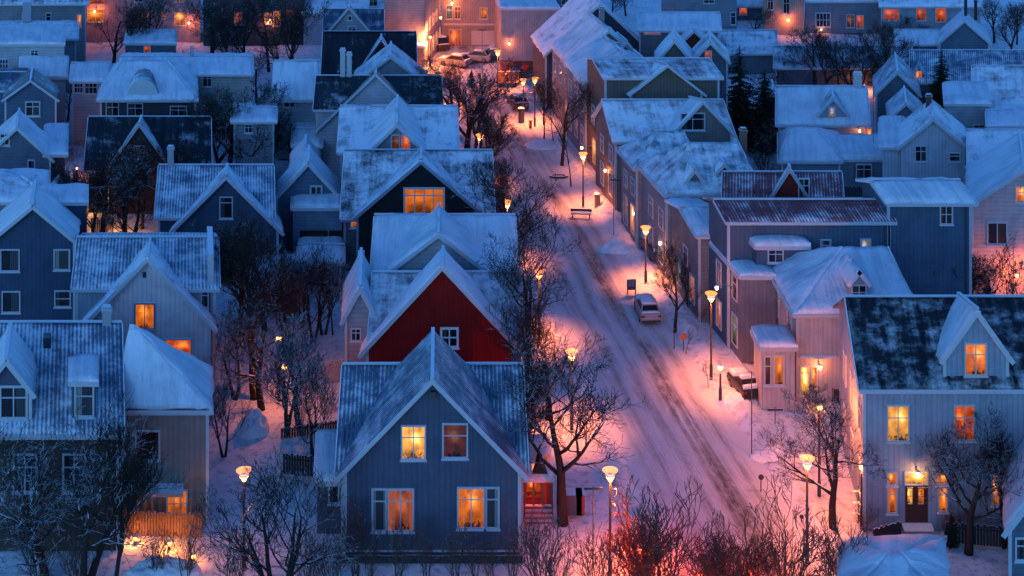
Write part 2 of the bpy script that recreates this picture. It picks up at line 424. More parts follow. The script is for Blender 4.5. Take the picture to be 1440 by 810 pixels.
            quad((a,Yf,base),(b,Yf,base),(b,Yf,ze),(a,Yf,ze)); quad((b,Yb,base),(a,Yb,base),(a,Yb,zb),(b,Yb,zb))
            quad((b,Yf,base),(b,Yb,base),(b,Yb,zb),(b,Yf,ze)); quad((a,Yb,base),(a,Yf,base),(a,Yf,ze),(a,Yb,zb))
            o2 = 0.15 if kind == 'flat' else ov
            rf.slab((a-o2,Yf-o2,ze+t),(b+o2,Yf-o2,ze+t),(b+o2,Yb+o2,zb+t),(a-o2,Yb+o2,zb+t),t,amp)
            if trim:
                tr.box(a-o2,b+o2,Yf-o2-0.08,Yf-o2-0.002,ze-0.2,ze+0.05); tr.box(a-o2-0.08,a-o2-0.002,Yf-o2,Yb+o2,ze-0.2,ze+0.05)
        s.vols.append((a, b, Yf, Yb, ze, base))
        return s
    def _opening(s, O, Rv, N, w, h, style, nx, transom, fw, frame, sill, name):
        """window in its wall plane: O lower-left corner, Rv along the wall, N outwards"""
        Rv, N, U = Vector(Rv), Vector(N), Vector((0,0,1)); O = Vector(O)
        P = lambda u, z, n: tuple(O + Rv*u + U*z + N*n)
        def bar(mb, u0, u1, z0, z1, n0, n1):
            c = [P(u0,z0,n0),P(u1,z0,n0),P(u1,z0,n1),P(u0,z0,n1),P(u0,z1,n0),P(u1,z1,n0),P(u1,z1,n1),P(u0,z1,n1)]
            for q in ((0,1,5,4),(1,2,6,5),(2,3,7,6),(3,0,4,7),(4,5,6,7),(3,2,1,0)): mb.face([c[i] for i in q])
        pane = MB(); pane.face([P(0,0,0.012),P(w,0,0.012),P(w,h,0.012),P(0,h,0.012)], [(0,0),(1,0),(1,1),(0,1)])
        fr = MB(); e = 0.07
        bar(fr,-fw,0,-fw,h+fw,-0.02,e); bar(fr,w,w+fw,-fw,h+fw,-0.02,e); bar(fr,0,w,h,h+fw,-0.02,e-.003); bar(fr,0,w,-fw,0,-0.02,e-.003)
        m = fw*0.6
        for i in range(1, nx): bar(fr, w*i/nx-m/2, w*i/nx+m/2, 0, h, 0.0, 0.05)
        if transom: bar(fr, 0, w, h*transom-m/2, h*transom+m/2, 0.0, 0.046)
        mat = m_glow(style) if style in GLOW else m_dark(style)
        s.pend.append((name, pane, mat, fr, frame, (P, w, h, fw, bar) if sill else None))
    def win(s, x0, y0, x1, y1, style='dark', Yf=None, nx=2, tr=0.66, fw=0.09, frame=WHITE, sill=True, name='window'):
        Yf = s.yf(Yf)
        xa, xb, z1, z0 = PX(x0,Yf), PX(x1,Yf), PZ(y0,Yf), PZ(y1,Yf)
        dx = -s.skew*(Yf-s.Y)
        s._opening((xa+dx,Yf,z0), (1,0,0), (0,-1,0), xb-xa, z1-z0, style, nx, tr, fw, frame, sill, name); return s
    def swin(s, side, v, yc, zc, w, h, style='dark', nx=2, tr=0.66, fw=0.08, frame=WHITE):
        """window on a side wall of volume v, yc metres behind its front"""
        a, b, Yf, Yb, ze, base = s.vols[v]
        if side == 'l': s._opening((a, Yf+yc+w/2, zc), (0,-1,0), (-1,0,0), w, h, style, nx, tr, fw, frame, False, 'window')
        else: s._opening((b, Yf+yc-w/2, zc), (0,1,0), (1,0,0), w, h, style, nx, tr, fw, frame, False, 'window')
        return s
    def chim(s, px, Y, ztop, zbot, w=0.6, rgb=STONE):
        s.chs.append((PX(px,Y) - s.skew*(Y-s.Y), Y, ztop, zbot, w, rgb)); return s
    def part(s, name, mb, mat): s.extra = getattr(s, 'extra', []) + [(name, mb, mat)]; return s
    def done(s):
        root = thing(s.name, s.label, s.cat, (s.org[0], s.org[1], 0), group=s.group); s.root = root
        for w, mb in s.W.items(): mb.build('wall', m_wall(w, s.siding), root, s.fix)
        first = None
        for m, mb in s.Rf.items():
            o = mb.build('roof', m, root, s.fix, smooth=False); first = first or o
        if s.T.f: s.T.build('trim', m_trim(s.trim), root, s.fix)
        if s.Y < 130:
            for (x, y, z0, z1) in s.pipes:
                mb = MB(); mb.tube([(x,y,z0),(x,y,z1-.3),(x,y-.3,z1)], [.05,.05,.05], 6); mb.build('downpipe', m_flat((.06,.065,.075)), root, s.fix)
        for (x, y, zt, zb, w, rgb) in s.chs:
            mb = MB(); mb.box(x-w/2,x+w/2,y-w/2,y+w/2,zb,zt); mb.box(x-w/2-.06,x+w/2+.06,y-w/2-.06,y+w/2+.06,zt-.18,zt-.04); mb.box(x-w/2+.02,x+w/2-.02,y-w/2+.02,y+w/2-.02,zt+.002,zt+.14)
            mb.build('chimney', m_trim(rgb), first, s.fix)
        for (name, pane, mat, fr, frame, sl) in s.pend:
            o = pane.build(name, mat, root, s.fix)
            fr.build('frame', m_trim(frame), o, s.fix)
            if sl:
                P, w, h, fw, bar = sl; mb = MB(); bar(mb, -fw-.05, w+fw+.05, -fw-.07, -fw-.004, 0.0, 0.14); mb.build('sill', m_trim(frame), o, s.fix)
        for (name, mb, mat) in getattr(s, 'extra', []): mb.build(name, mat, root, s.fix)
        return s

def HS(label, Y, wall, roof, **k): return House(k.pop('name', 'house'), label, Y, wall, roof, **k)

# ---- houses down the left side of the street, front to back
h = HS('slate blue gabled house in the foreground with two lit windows over its plinth', 77, SLATE, (r_blue, .40, True), name='gabled_house', siding='s')
h.vol(482,733,655,'x',515,10); h.vol(486,730,657,'y',531,5.15,Yf=76.85,rb=466,ov=.5)
h.win(566,600,597,644,'yellow',Yf=76.85); h.win(624,597,656,642,'dim',Yf=76.85,nx=1)
h.win(525,689,542,745,'curtain',Yf=76.85,nx=1,tr=.72,fw=.1); h.win(546.5,689,580,745,'pink',Yf=76.85,nx=2,tr=.72,fw=.1); h.win(645,687,680,741,'orange',Yf=76.85,nx=2,tr=.72,fw=.1); h.win(684.5,687,700,741,'curtain',Yf=76.85,nx=1,tr=.72,fw=.1)
m = MB(); m.box(PX(487,76.85),PX(729,76.85),76.3,76.49,0.0,0.36); h.part('plinth', m, m_trim((.08,.09,.10)))
m = MB(); m.box(PX(609,76.85)-.13,PX(609,76.85)+.13,76.25,76.49,8.55,8.95); h.part('gable_lamp', m, m_flat((.1,.07,.05)))
h.done()
# annexe on the left of it
h = HS('small flat snow capped annexe against the slate blue gabled house', 78.6, SLATE, 'snow', name='annexe', cat='annexe')
h.vol(446,479,676,'flat',None,5); h.win(464,681,475,706,'dark',nx=1,tr=0); h.done()

h = HS('dark red gabled house with white verge boards and one arched white window', 91.5, REDW, (r_mauve, .60, False), name='gabled_house', trim=(.5,.5,.53), siding='v')
h.vol(525,730,486,'x',385,11,Yf=92,wall=(.33,.33,.36)); h.vol(517,727,486,'y',373,6.2,rb=352,ov=.55,roof=(r_grey,.86,False))
h.win(622,463,642,486,'dark',nx=2,tr=.5,fw=.14,frame=(.75,.75,.77)); h.done()
h = HS('small snow roofed side house with a pale wall left of the red gable', 94.5, (.36,.38,.42), 'snow', name='cottage')
h.vol(487,526,440,'y',404,6); h.win(495,463,506,478,'dark'); h.done()
h = HS('cross gabled house buried in thick snow behind the red gable', 100, (.38,.4,.44), 'snow', name='gabled_house')
h.vol(528,722,384,'x',306,10.5); h.vol(545,688,384,'y',330,5,Yf=99.8,rb=292,amp=.2); h.done()

h = HS('black gabled house with a broad lit three pane attic window', 115, (.10,.12,.15), (r_black, .58, False), name='gabled_house', trim=(.22,.26,.32))
h.vol(485,690,303,'x',213,11); h.vol(503,681,303,'y',227,5.5,Yf=114.8,rb=211,wall=BLACK,roof=(r_black,.72,False))
h.win(570,266,623,301,'orange',Yf=114.8,nx=4,tr=.75,fw=.16,frame=(.55,.53,.5)); h.win(494,304,505,319,'orange',nx=1,tr=0); h.win(511,304,523,319,'orange',nx=1,tr=0)
h.win(681,304,690,326,'orange',nx=1,tr=.6); h.done()
h = HS('grey gabled house with twin narrow red lit windows under a ribbed snowy roof', 124, (.30,.31,.35), (r_grey, .72, False), name='gabled_house')
h.vol(480,640,212,'x',152,11); h.vol(516,600,217,'y',176,5.5,Yf=123.8,rb=138,amp=.22,roof='snow'); h.win(551,191,561,212,'dim',Yf=123.8,nx=1); h.win(565,191,576,212,'red',Yf=123.8,nx=1); h.done()
h = HS('white walled house with a bare navy roof and snow edged gable', 138, (.48,.5,.55), (r_black, .24, False), name='gabled_house')
h.vol(446,618,152,'x',108,10); h.vol(450,606,178,'y',104,5,Yf=137.8,rb=100,ov=.5,roof=(r_black,.3,False))
h.chim(482,143,11.0,7.5,.5,WHITE).chim(491,143,10.6,7.5,.5,WHITE); h.done()
h = HS('grey house whose steep gable rises behind the navy roofed house', 149, (.30,.32,.37), (r_grey, .66, False), name='gabled_house')
h.vol(500,598,118,'y',80,6,amp=.12); h.done()
h = HS('tall black house with bare tarred roof and a snow streaked middle', 157, BLACK, (r_black, .12, False), name='gabled_house', trim=(.03,.035,.045))
h.vol(456,582,106,'x',46,10); h.vol(500,572,108,'y',58,5,Yf=156.8,rb=50,roof=(r_grey,.62,False)); h.done()
h = HS('blue grey gabled house with two tiny attic windows beyond the black house', 171, (.34,.37,.42), (r_blue, .30, False), name='gabled_house')
h.vol(458,536,44,'x',14,9); h.vol(462,520,44,'y',11,4.5,Yf=170.8,rb=8); h.win(490,23,494,28,'dark',Yf=170.8,nx=1,tr=0); h.win(490,38,500,44,'dark',Yf=170.8); h.done()
h = HS('wide white house under a long blue snow roof near the street end', 190, (.5,.5,.54), (r_blue, .75, False), name='house')
h.vol(428,584,18,'x',-10,9); h.win(520,-2,530,8,'dark'); h.done()
h = HS('long shop row with warm lit windows facing the street end', 178, (.36,.33,.34), 'snow', name='terrace', cat='terrace', skew=.13)
h.vol(540,597,-22,'flat',None,12)
for i in range(5):
    h.swin('r',0,1.2+2.3*i,1.0,1.0,1.7,'orange' if i != 2 else 'yellow'); h.swin('r',0,1.2+2.3*i,4.2,.9,1.5,'orange' if i in (0,3) else 'dark')
m = MB(); m.slab((PX(575,177.5),177.0,3.1),(PX(600,177.5),177.0,3.1),(PX(600,177.5),178.4,3.4),(PX(575,177.5),178.4,3.4),.25,.1); h.part('awning', m, m_snow()); h.done()

# ---- street end
h = HS('pink corner building with a pillared lit doorway and garage at the street end', 190, (.40,.31,.30), 'snow', name='corner_building', cat='building', siding='s')
h.vol(622,702,-34,'flat',None,10)
h.win(628,8,636,26,'pale',nx=1); h.win(640,10,647,26,'red'); h.win(675,11,685,26,'orange'); h.win(632,42,648,66,'red',nx=4,tr=0,name='door',sill=False)
m = MB(); m.box(PX(663,190),PX(697,190),189.9,189.97,0.1,2.0); h.part('garage_door_or_opening', m, m_flat((.5,.42,.42)))
m = MB(); m.box(PX(624,190),PX(700,190),189.8,189.98,2.75,2.95); h.part('cornice', m, m_trim(PINK)); h.done()
h = HS('plain pinkish white block with brick base and snow top at the street end', 178, (.42,.36,.38), 'snow', name='block', cat='building', siding='v', skew=-.1)
h.vol(705,786,12,'flat',None,10); h.win(774,43,784,56,'yellow',nx=1)
m = MB(); m.box(PX(705,178)-.03,PX(764,178),177.9,177.99,0,1.0); h.part('brick_base', m, m_wall((.2,.06,.04),'s')); h.done()
h = HS('flat roofed grey hall with bare walls along the far skyline', 205, (.20,.23,.29), 'snow', name='hall', cat='building')
h.vol(705,830,-5,'flat',None,8); h.win(740,-6,750,4,'dark'); h.win(790,-4,800,6,'dark'); h.done()

# ---- right side of the street, back to front
h = HS('navy steep gabled house with a snow covered slope facing the street', 160.5, (.055,.075,.11), (r_blue, .74, False), name='gabled_house', skew=-.15)
h.vol(768,918,76,'y',6,9,trim=True); h.win(800,110,808,124,'dark'); h.done()
h = HS('snow roofed terrace house with a high ridge beside the navy gable', 151, (.33,.30,.30), 'snow', name='terrace_house', skew=-.2)
h.vol(802,908,90,'y',44,8.4,amp=.32); h.vol(858,902,84,'y',60,3.5,Yf=150.6,base=6,amp=.15,wall=(.16,.13,.13)); h.chim(846,155,12.6,10,.5,(.2,.2,.22))
for i in range(3): h.swin('l',0,1.5+2.8*i,1.2,1.2,1.8,'orange' if i == 0 else 'dark'); h.swin('l',0,1.5+2.8*i,4.4,1.1,1.6,'dark')
h.done()
h = HS('ribbed snow roofed terrace house with overhanging snow above plank walls', 142.5, (.27,.28,.32), 'snow', name='terrace_house', skew=-.2, siding='v')
h.vol(824,934,114,'y',80,8.2,amp=.34,ov=.5); h.vol(884,926,104,'y',86,3.5,Yf=142.1,base=6,amp=.12,wall=(.2,.15,.13)); h.chim(868,147,10.6,8,.5,(.2,.2,.22))
for i in range(3): h.swin('l',0,1.4+2.5*i,1.2,1.1,1.8,'dark'); h.swin('l',0,1.4+2.5*i,4.6,1.1,1.7,'dark')
h.done()
h = HS('narrow stepped gable peeping over the brown terrace ridge', 144.5, (.18,.15,.14), 'snow', name='gabled_house'); h.vol(925,972,86,'y',58,5); h.done()
h = HS('second stepped gable nearer the spruces behind the brown terrace', 146, (.14,.16,.2), (r_grey,.66,False), name='gabled_house'); h.vol(976,1022,84,'y',60,5); h.win(992,72,1000,82,'red'); h.done()
h = HS('brown terrace with a wide front gable and a thin snowy red ridge', 135.3, (.17,.125,.10), (r_mauve, .52, False), name='terrace_house', skew=-.2, siding='s')
h.vol(852,1010,108,'x',84,7); h.vol(888,986,130,'y',92,3.5,Yf=135.1,rb=87,roof=(r_mauve,.66,False))
h.swin('l',0,1.2,.8,1.2,2.2,'orange').swin('l',0,4.0,.8,1.2,2.2,'yellow').swin('l',0,1.5,4.5,1.1,1.7,'curtain').swin('l',0,4.6,4.5,1.1,1.7,'dark'); h.done()
h = HS('brown gabled house with a frosted roof bay and dark corner window', 128, (.22,.185,.17), (r_mauve, .68, False), name='gabled_house', skew=-.2, siding='s')
h.vol(866,1030,195,'x',142,7); h.vol(946,1028,186,'y',143,3.5,Yf=127.8,rb=140,roof='snow'); h.win(879,206,897,234,'brown',nx=2,tr=.3); h.win(958,160,990,182,'dark',Yf=127.8)
h.swin('l',0,1.6,1.0,1.1,2.0,'brown').swin('l',0,4.6,1.0,1.1,2.0,'dark').swin('l',0,1.6,4.0,1,1.5,'dark').swin('l',0,4.6,4.0,1,1.5,'dark'); h.done()
h = HS('hip roofed corner house with a pale icy blue roof above the pavement', 120.2, (.34,.29,.28), ((.11,.16,.22), .56, False, 1.3), name='hip_roofed_house', skew=-.2, siding='s')
h.vol(896,985,236,'hip',186,4.8,rx=(926,962)); h.swin('l',0,1.2,.6,1.0,2.4,'orange').swin('l',0,3.4,.6,1.0,2.4,'brown').swin('l',0,1.2,3.9,.9,1.3,'dark').swin('l',0,3.4,3.9,.9,1.3,'dark'); h.win(916,262,932,290,'dark'); h.done()
h = HS('grey hip roofed house with a streaked blue roof and a small roof hatch', 113, (.32,.32,.35), ((.11,.16,.22), .58, False, 1.3), name='hip_roofed_house', skew=-.2)
h.vol(938,1066,272,'hip',202,6.8,rx=(968,1040)); h.vol(962,990,258,'y',240,2.5,Yf=113.5,base=5.5,ov=.2,roof='snow',wall=(.2,.2,.23)); h.chim(1045,119,10.2,8,.5,(.2,.1,.08)); h.vol(1005,1030,245,'y',232,2.5,Yf=114.2,base=5.5,ov=.2,wall=BLACK,roof='snow')
h.swin('l',0,1.5,.8,1.0,1.9,'pale').swin('l',0,4.2,.8,1.0,1.9,'dark').swin('l',0,1.5,3.6,1,1.5,'dark').swin('l',0,4.2,3.6,1,1.5,'dark'); h.win(950,300,964,328,'dark'); h.done()
h = HS('dark red gabled house with a frosted red roof between blue grey blocks', 107, (.24,.022,.02), (r_red, .34, True), name='gabled_house', trim=(.3,.32,.36))
h.vol(1022,1180,284,'x',244,5.4,wall=(.2,.06,.06)); h.vol(1080,1141,284,'y',237,3,Yf=106.8,rb=234,roof=(r_red,.62,False)); h.win(1124,252,1137,278,'dark',Yf=106.8); h.done()
h = HS('long blue grey house with a red roof edge, stepped front and street facade', 101, (.10,.14,.20), (r_red, .28, True), name='stepped_house', skew=-.2, siding='s')
h.vol(1025,1250,309,'x',283,4.2); h.vol(1250,1364,283,'x',257,4.2,Yf=101,roof='snow',amp=.12)
h.vol(1043,1092,388,'flat',None,6,Yf=98.9,roof='snow',wall=(.20,.20,.24)); h.vol(1064,1136,346,'flat',None,1.1,Yf=100.1,base=5.3,roof='snow',t=.35)
h.win(1155,338,1167,358,'curtain',nx=1); h.win(1211,337,1223,359,'pale',nx=1,tr=.45); h.win(1323,289,1338,314,'brown',tr=.5); h.win(1081,352,1100,368,'dark',Yf=100.1)
for i in range(3):
    h.swin('l',2,1.3+2.4*i,.7,1.0,2.0,'pale' if i < 2 else 'pink',nx=1); h.swin('l',2,1.3+2.4*i,3.9,.9,1.6,'dark',nx=1)
h.swin('l',0,2.0,3.8,.9,1.6,'dark').swin('l',0,2.0,.7,1,1.9,'pink'); h.done()
h = HS('low side house with a snow slope hanging over the pavement behind the stepped house', 105.5, (.26,.24,.24), 'snow', name='side_house', skew=-.2)
h.vol(984,1022,328,'x',294,6.5,ov=.5,amp=.18); h.swin('l',0,1.6,.8,1.0,1.9,'pink').swin('l',0,4.8,.8,1,1.9,'pale').swin('l',0,3.2,3.0,.9,1.3,'dark'); h.done()
h = HS('hip roofed villa with a lit bay and glowing porch by the pavement', 93.4, (.50,.47,.48), 'snow', name='villa', skew=-.05, siding='s', trim=(.42,.41,.42))
h.vol(1122,1286,440,'hip',352,9,rx=(1184,1250),amp=.16); h.vol(1071,1118,488,'flat',None,2.3,Yf=92.2,roof='snow',t=.3,amp=.1)
h.vol(1194,1221,400,'y',384,3,Yf=93.9,base=5.8,ov=.2,roof='snow',trim=False)
h.win(1089,501,1101,540,'orange',Yf=92.2,nx=1,tr=.75); h.win(1076,502,1083,540,'dim',Yf=92.2,nx=1); h.win(1199,402,1217,429,'dark',Yf=93.9,fw=.1); h.win(1126,516,1137,556,'yellow',nx=1,tr=.8,name='door',sill=False); h.win(1142,516,1148,545,'orange',nx=1)
m = MB(); m.box(PX(1123,93.4),PX(1176,93.4),93.1,93.39,2.95,3.1); h.part('porch_cornice', m, m_trim(WHITE))
for i in range(2): h.swin('l',0,2.2+3.4*i,3.3,.9,1.6,'dark'); h.swin('l',0,6.4,.8+.0*i,.9,1.7,'dark') if i else None
h.done()
h = HS('large pale blue house with a dark snow flecked roof and orange lit windows', 79, (.33,.375,.45), (r_black, .27, False, 1.9), name='large_house', skew=.09, siding='s')
h.vol(1216,1560,540,'x',420,10); h.vol(1329,1416,499,'y',438,4.4,Yf=79.3,base=7.9,rb=419,ov=.3,roof='snow')
h.win(1358,484,1386,526,'orange',Yf=79.3,nx=2,tr=.66,frame=(.5,.45,.4)); h.win(1249,571,1277,619,'yellow',frame=(.5,.45,.4)); h.win(1343,571,1369,618,'red',frame=(.5,.45,.4))
h.win(1249,665,1260,681,'orange',nx=1,tr=0); h.win(1249,686,1260,720,'orange',nx=1,tr=.75); h.win(1318,665,1331,680,'orange',nx=1,tr=0); h.win(1321,686,1331,718,'orange',nx=1,tr=.75)
h.win(1396,668,1404,709,'orange',nx=1,tr=.75); h.win(1414,674,1419,709,'red',nx=1,tr=.75); h.win(1428,662,1442,712,'orange',nx=1,tr=.75); h.win(1274,665,1303,680,'yellow',nx=1,tr=0,sill=False)
h.win(1276,686,1283,708,'yellow',nx=1,tr=.5,fw=.05,frame=(.09,.035,.02),sill=False,name='door_glass'); h.win(1291,686,1299,708,'orange',nx=1,tr=.5,fw=.05,frame=(.09,.035,.02),sill=False,name='door_glass')
m = MB(); m.box(PX(1273,79),PX(1305,79),78.990,78.999,.4,PZ(682,79)); h.part('door', m, m_flat((.07,.022,.014)))
m = MB(); m.box(PX(1268,79),PX(1310,79),78.2,78.99,0,.36); m.box(PX(1266,79),PX(1312,79),77.8,78.195,0,.18); h.part('doorstep', m, m_trim((.2,.2,.2)))
for i in range(3): h.swin('l',0,1.5+3*i,4.6,1.0,1.8,'dark'); h.swin('l',0,1.5+3*i,1.2,1.0,1.8,'dark')
h.done()
h = HS('snow heaped hip roof of a low shed below the large pale blue house', 68.5, (.12,.13,.15), 'snow', name='shed', cat='shed')
h.vol(1190,1330,850,'hip',784,5,rx=(1250,1268),amp=.2); h.done()
h = HS('dark blue garden house with a snow slope at the corner', 73, (.13,.17,.23), 'snow', name='garden_house', cat='shed')
h.vol(1421,1530,738,'y',668,6,t=.35); h.win(1430,758,1440,786,'dark',nx=1); h.done()
# ---- houses at the lower left
h = HS('large dark house with a corrugated frosted roof and two dormers', 77, BROWN, (r_blue, .47, True), name='large_house', siding='s')
h.vol(-70,165,604,'x',456,12); h.vol(-24,42,548,'y',507,4,Yf=77.4,base=6.4,ov=.3,wall=SLATE,roof='snow'); h.vol(101,135,536,'flat',None,2.6,Yf=77.5,base=6.5,wall=SLATE,roof='snow',t=.2)
h.win(2,545,36,586,'dark',Yf=77.4,tr=.66,fw=.12); h.win(107,543,130,584,'curtain',Yf=77.5,nx=1,fw=.1); h.win(20,640,50,690,'dark'); h.win(90,640,118,690,'dark')
m = MB(); z = PZ(472,80.6); m.box(PX(86,80.4),PX(97,80.4),80.0,80.7,z-.45,z+.12); h.part('skylight', m, m_flat((.02,.025,.03),.2)); h.chim(150,83,10.6,9.2,.5); h.done()
h = HS('tan annexe with a smooth snow hip roof and one dark brown window', 79.6, (.27,.24,.22), 'snow', name='annexe', cat='annexe', siding='s')
h.vol(170,291,574,'hip',462,4.3,rx=(182,190)); h.win(192,607,223,645,'brown',nx=1,tr=0)
m = MB(); m.box(PX(178,79.6),PX(258,79.6),78.5,79.58,PZ(684,79.6),PZ(679,79.6)); h.part('balcony_slab', m, m_trim((.2,.2,.22)))
h.win(178,690,192,736,'brown',nx=1,tr=0); h.win(236,690,262,726,'orange',nx=3,tr=.5); h.done()
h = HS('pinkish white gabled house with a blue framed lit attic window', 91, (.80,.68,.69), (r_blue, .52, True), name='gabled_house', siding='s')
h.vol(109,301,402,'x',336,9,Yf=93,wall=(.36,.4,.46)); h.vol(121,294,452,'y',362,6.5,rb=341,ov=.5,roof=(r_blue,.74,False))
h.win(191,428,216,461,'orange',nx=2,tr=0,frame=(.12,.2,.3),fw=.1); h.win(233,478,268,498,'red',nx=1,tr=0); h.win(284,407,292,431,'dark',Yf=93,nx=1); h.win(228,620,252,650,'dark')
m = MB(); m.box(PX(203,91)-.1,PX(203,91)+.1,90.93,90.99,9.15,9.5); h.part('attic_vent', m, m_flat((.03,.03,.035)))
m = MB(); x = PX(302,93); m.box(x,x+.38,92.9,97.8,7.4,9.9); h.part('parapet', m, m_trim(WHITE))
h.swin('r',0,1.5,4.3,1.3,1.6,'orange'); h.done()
h = HS('plain blue grey gabled house with four windows behind the dark corrugated roof', 100, (.05,.085,.15), (r_grey, .62, False), name='gabled_house', siding='s')
h.vol(-12,104,338,'y',290,4.5,roof='snow'); h.vol(60,122,284,'flat',None,3,Yf=104.6,roof='snow')
h.win(2,352,26,380,'dark',nx=1,tr=0); h.win(77,352,97,378,'curtain',nx=1,tr=0); h.win(4,411,27,438,'dark',nx=1,tr=0); h.win(78,410,98,430,'dark',nx=1,tr=.5); h.done()
h = HS('blue grey gabled house with one dark attic window behind garden trees', 113, (.07,.10,.155), (r_blue, .50, True), name='gabled_house')
h.vol(224,380,302,'x',234,10); h.vol(246,390,320,'y',248,5,Yf=112.8,rb=235,ov=.5,roof=(r_grey,.7,False)); h.win(310,278,326,306,'dark',Yf=112.8,nx=1,tr=.75); h.chim(240,118,9.0,7,.5); h.done()
h = HS('small pale blue gabled house with a dark open garage', 119, (.13,.18,.26), 'snow', name='gabled_house')
h.vol(390,477,277,'y',230,4); h.vol(412,481,292,'flat',None,2.5,Yf=116.4,wall=(.2,.26,.33)); h.win(438,263,451,275,'dark',fw=.14,tr=0)
m = MB(); m.box(PX(416,116.4),PX(455,116.4),116.33,116.39,.05,2.7); h.part('garage_door_or_opening', m, m_flat((.035,.014,.01))); m = MB(); m.box(PX(457,116.4),PX(479,116.4),116.33,116.39,.05,2.7); h.part('garage_door_or_opening', m, m_flat((.016,.014,.016))); h.done()  # near-black panels: the shade inside the open garage, put into their colour
h = HS('low dark cottage behind the garden trees with one paned window', 107, (.10,.12,.15), 'snow', name='cottage')
h.vol(358,420,405,'x',378,6); h.win(382,409,399,427,'dark',nx=3,tr=.5); h.done()
h = HS('dark timber house with a frost lined front gable among bare trees', 128, (.03,.034,.042), (r_black, .22, False), name='gabled_house', trim=(.30,.34,.40), siding='v')
h.vol(124,292,236,'x',166,11); h.vol(152,240,236,'y',174,5.5,Yf=127.8,rb=165,roof=(r_black,.6,False)); h.win(190,206,202,222,'dark',Yf=127.8); h.done()
h = HS('dark walled house with a broad snow hip roof and a curved dormer', 142, (.05,.058,.07), 'snow', name='hip_roofed_house')
h.vol(142,274,140,'hip',88,12,rx=(172,236)); h.win(150,144,166,164,'dark'); h.win(180,146,200,164,'dark'); h.win(240,150,262,164,'dark')
m = MB(); xa, xb = PX(178,142), PX(223,142); xm = (xa+xb)/2; r_ = (xb-xa)/2
for i in range(10):
    a0, a1 = math.pi*i/10, math.pi*(i+1)/10
    p = lambda a, y: (xm - r_*math.cos(a), y, 6.3 + 1.9*math.sin(a))
    m.face([p(a0,142.2),p(a1,142.2),p(a1,147),p(a0,147)], [(i*.4,0),(i*.4+.4,0),(i*.4+.4,4),(i*.4,4)])
m.face([(xm - r_*math.cos(math.pi*i/10), 142.2, 6.3+1.9*math.sin(math.pi*i/10)) for i in range(11)]); h.part('dormer', m, m_roof(r_black,.5,False,3)); h.done()
h = HS('long low white range with a flat sweep of snow roof', 150, (.50,.48,.46), 'snow', name='low_range', cat='outbuilding')
h.vol(170,352,104,'x',82,8); h.win(286,105,297,121,'dark'); h.win(268,104,277,128,'brown',nx=1,tr=0); h.chim(270,154,8.6,7.2,.4); h.done()
h = HS('grey flat garage with a faintly lit window above the snow range', 168, (.13,.15,.18), 'snow', name='garage', cat='garage')
h.vol(176,247,61,'flat',None,6); h.win(203,65,211,73,'red',nx=1,tr=0); h.done()
h = HS('narrow white house with a smooth snow roof left of the navy roofed gable', 143, (.42,.43,.46), 'snow', name='house')
h.vol(388,444,138,'x',88,9); h.win(400,141,414,150,'dark'); h.done()
h = HS('little white pavilion with a snow top and paned windows', 147, (.48,.5,.53), 'snow', name='pavilion', cat='pavilion')
h.vol(103,150,113,'x',91,6); h.win(105,116,116,130,'dark',nx=3,tr=.5); h.win(120,114,136,131,'dark',nx=3,tr=.5); h.done()
h = HS('pale blue gabled house with a plain dark roof and one broad white window', 140, (.09,.14,.21), (r_blue, .28, False), name='gabled_house')
h.vol(8,78,138,'y',113,4.5); h.vol(-30,30,126,'x',103,8,Yf=143); h.win(37,144,55,162,'dark',fw=.12); h.done()
h = HS('grey cottage with an arched attic window and snow heaped right slope', 125, (.13,.16,.22), 'snow', name='cottage')
h.vol(-22,70,222,'y',180,5,amp=.16); h.win(1,189,12,203,'dark',nx=2,fw=.12); h.win(40,226,48,240,'dark',nx=1,tr=0); h.vol(66,90,216,'shed',178,8,Yf=125.4,wall=(.06,.06,.07)); h.done()
h = HS('low round snow mound roof with a pink tint beside the grey cottage', 113, (.30,.24,.26), (r_mauve,.80,False), name='low_shed', cat='shed')
h.vol(-40,62,283,'hip',252,7,rx=(-10,30),amp=.2); h.done()
h = HS('white walled block with a snow lean to and two dark windows', 155, (.46,.48,.52), 'snow', name='house')
h.vol(-30,90,62,'flat',None,8); h.vol(30,92,108,'shed',82,3,Yf=151.8); h.win(44,71,53,79,'dark',fw=.12); h.win(0,84,11,101,'dark',nx=3,fw=.14); h.done()
h = HS('long grey house under a snow roof with a stub chimney', 167, (.30,.32,.34), (r_grey,.70,False), name='house')
h.vol(-40,106,54,'x',33,8); h.chim(38,171,9.8,7.5,1.0,(.3,.33,.38)); h.done()
h = HS('tall grey house with two dark windows and one lit corner window', 182, (.30,.30,.32), (r_blue,.5,False), name='house')
h.vol(-50,120,4,'x',-30,9); h.win(32,19,42,31,'dark',fw=.12); h.win(65,19,71,31,'dark',nx=1,fw=.12); h.win(109,21,114,38,'orange',nx=1); h.done()
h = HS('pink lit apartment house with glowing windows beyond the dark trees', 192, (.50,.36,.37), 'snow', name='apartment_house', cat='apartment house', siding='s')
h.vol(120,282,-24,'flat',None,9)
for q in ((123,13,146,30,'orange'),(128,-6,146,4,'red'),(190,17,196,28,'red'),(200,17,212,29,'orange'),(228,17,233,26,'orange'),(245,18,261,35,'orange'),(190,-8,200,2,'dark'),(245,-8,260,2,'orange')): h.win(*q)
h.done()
h = HS('dark stone house with firelit windows behind bare trees', 190, (.07,.075,.09), 'snow', name='house')
h.vol(286,428,-18,'flat',None,9)
for q in ((330,18,340,34,'red'),(373,18,381,33,'orange'),(385,16,394,36,'orange'),(404,14,412,24,'red')): h.win(*q)
h.done()

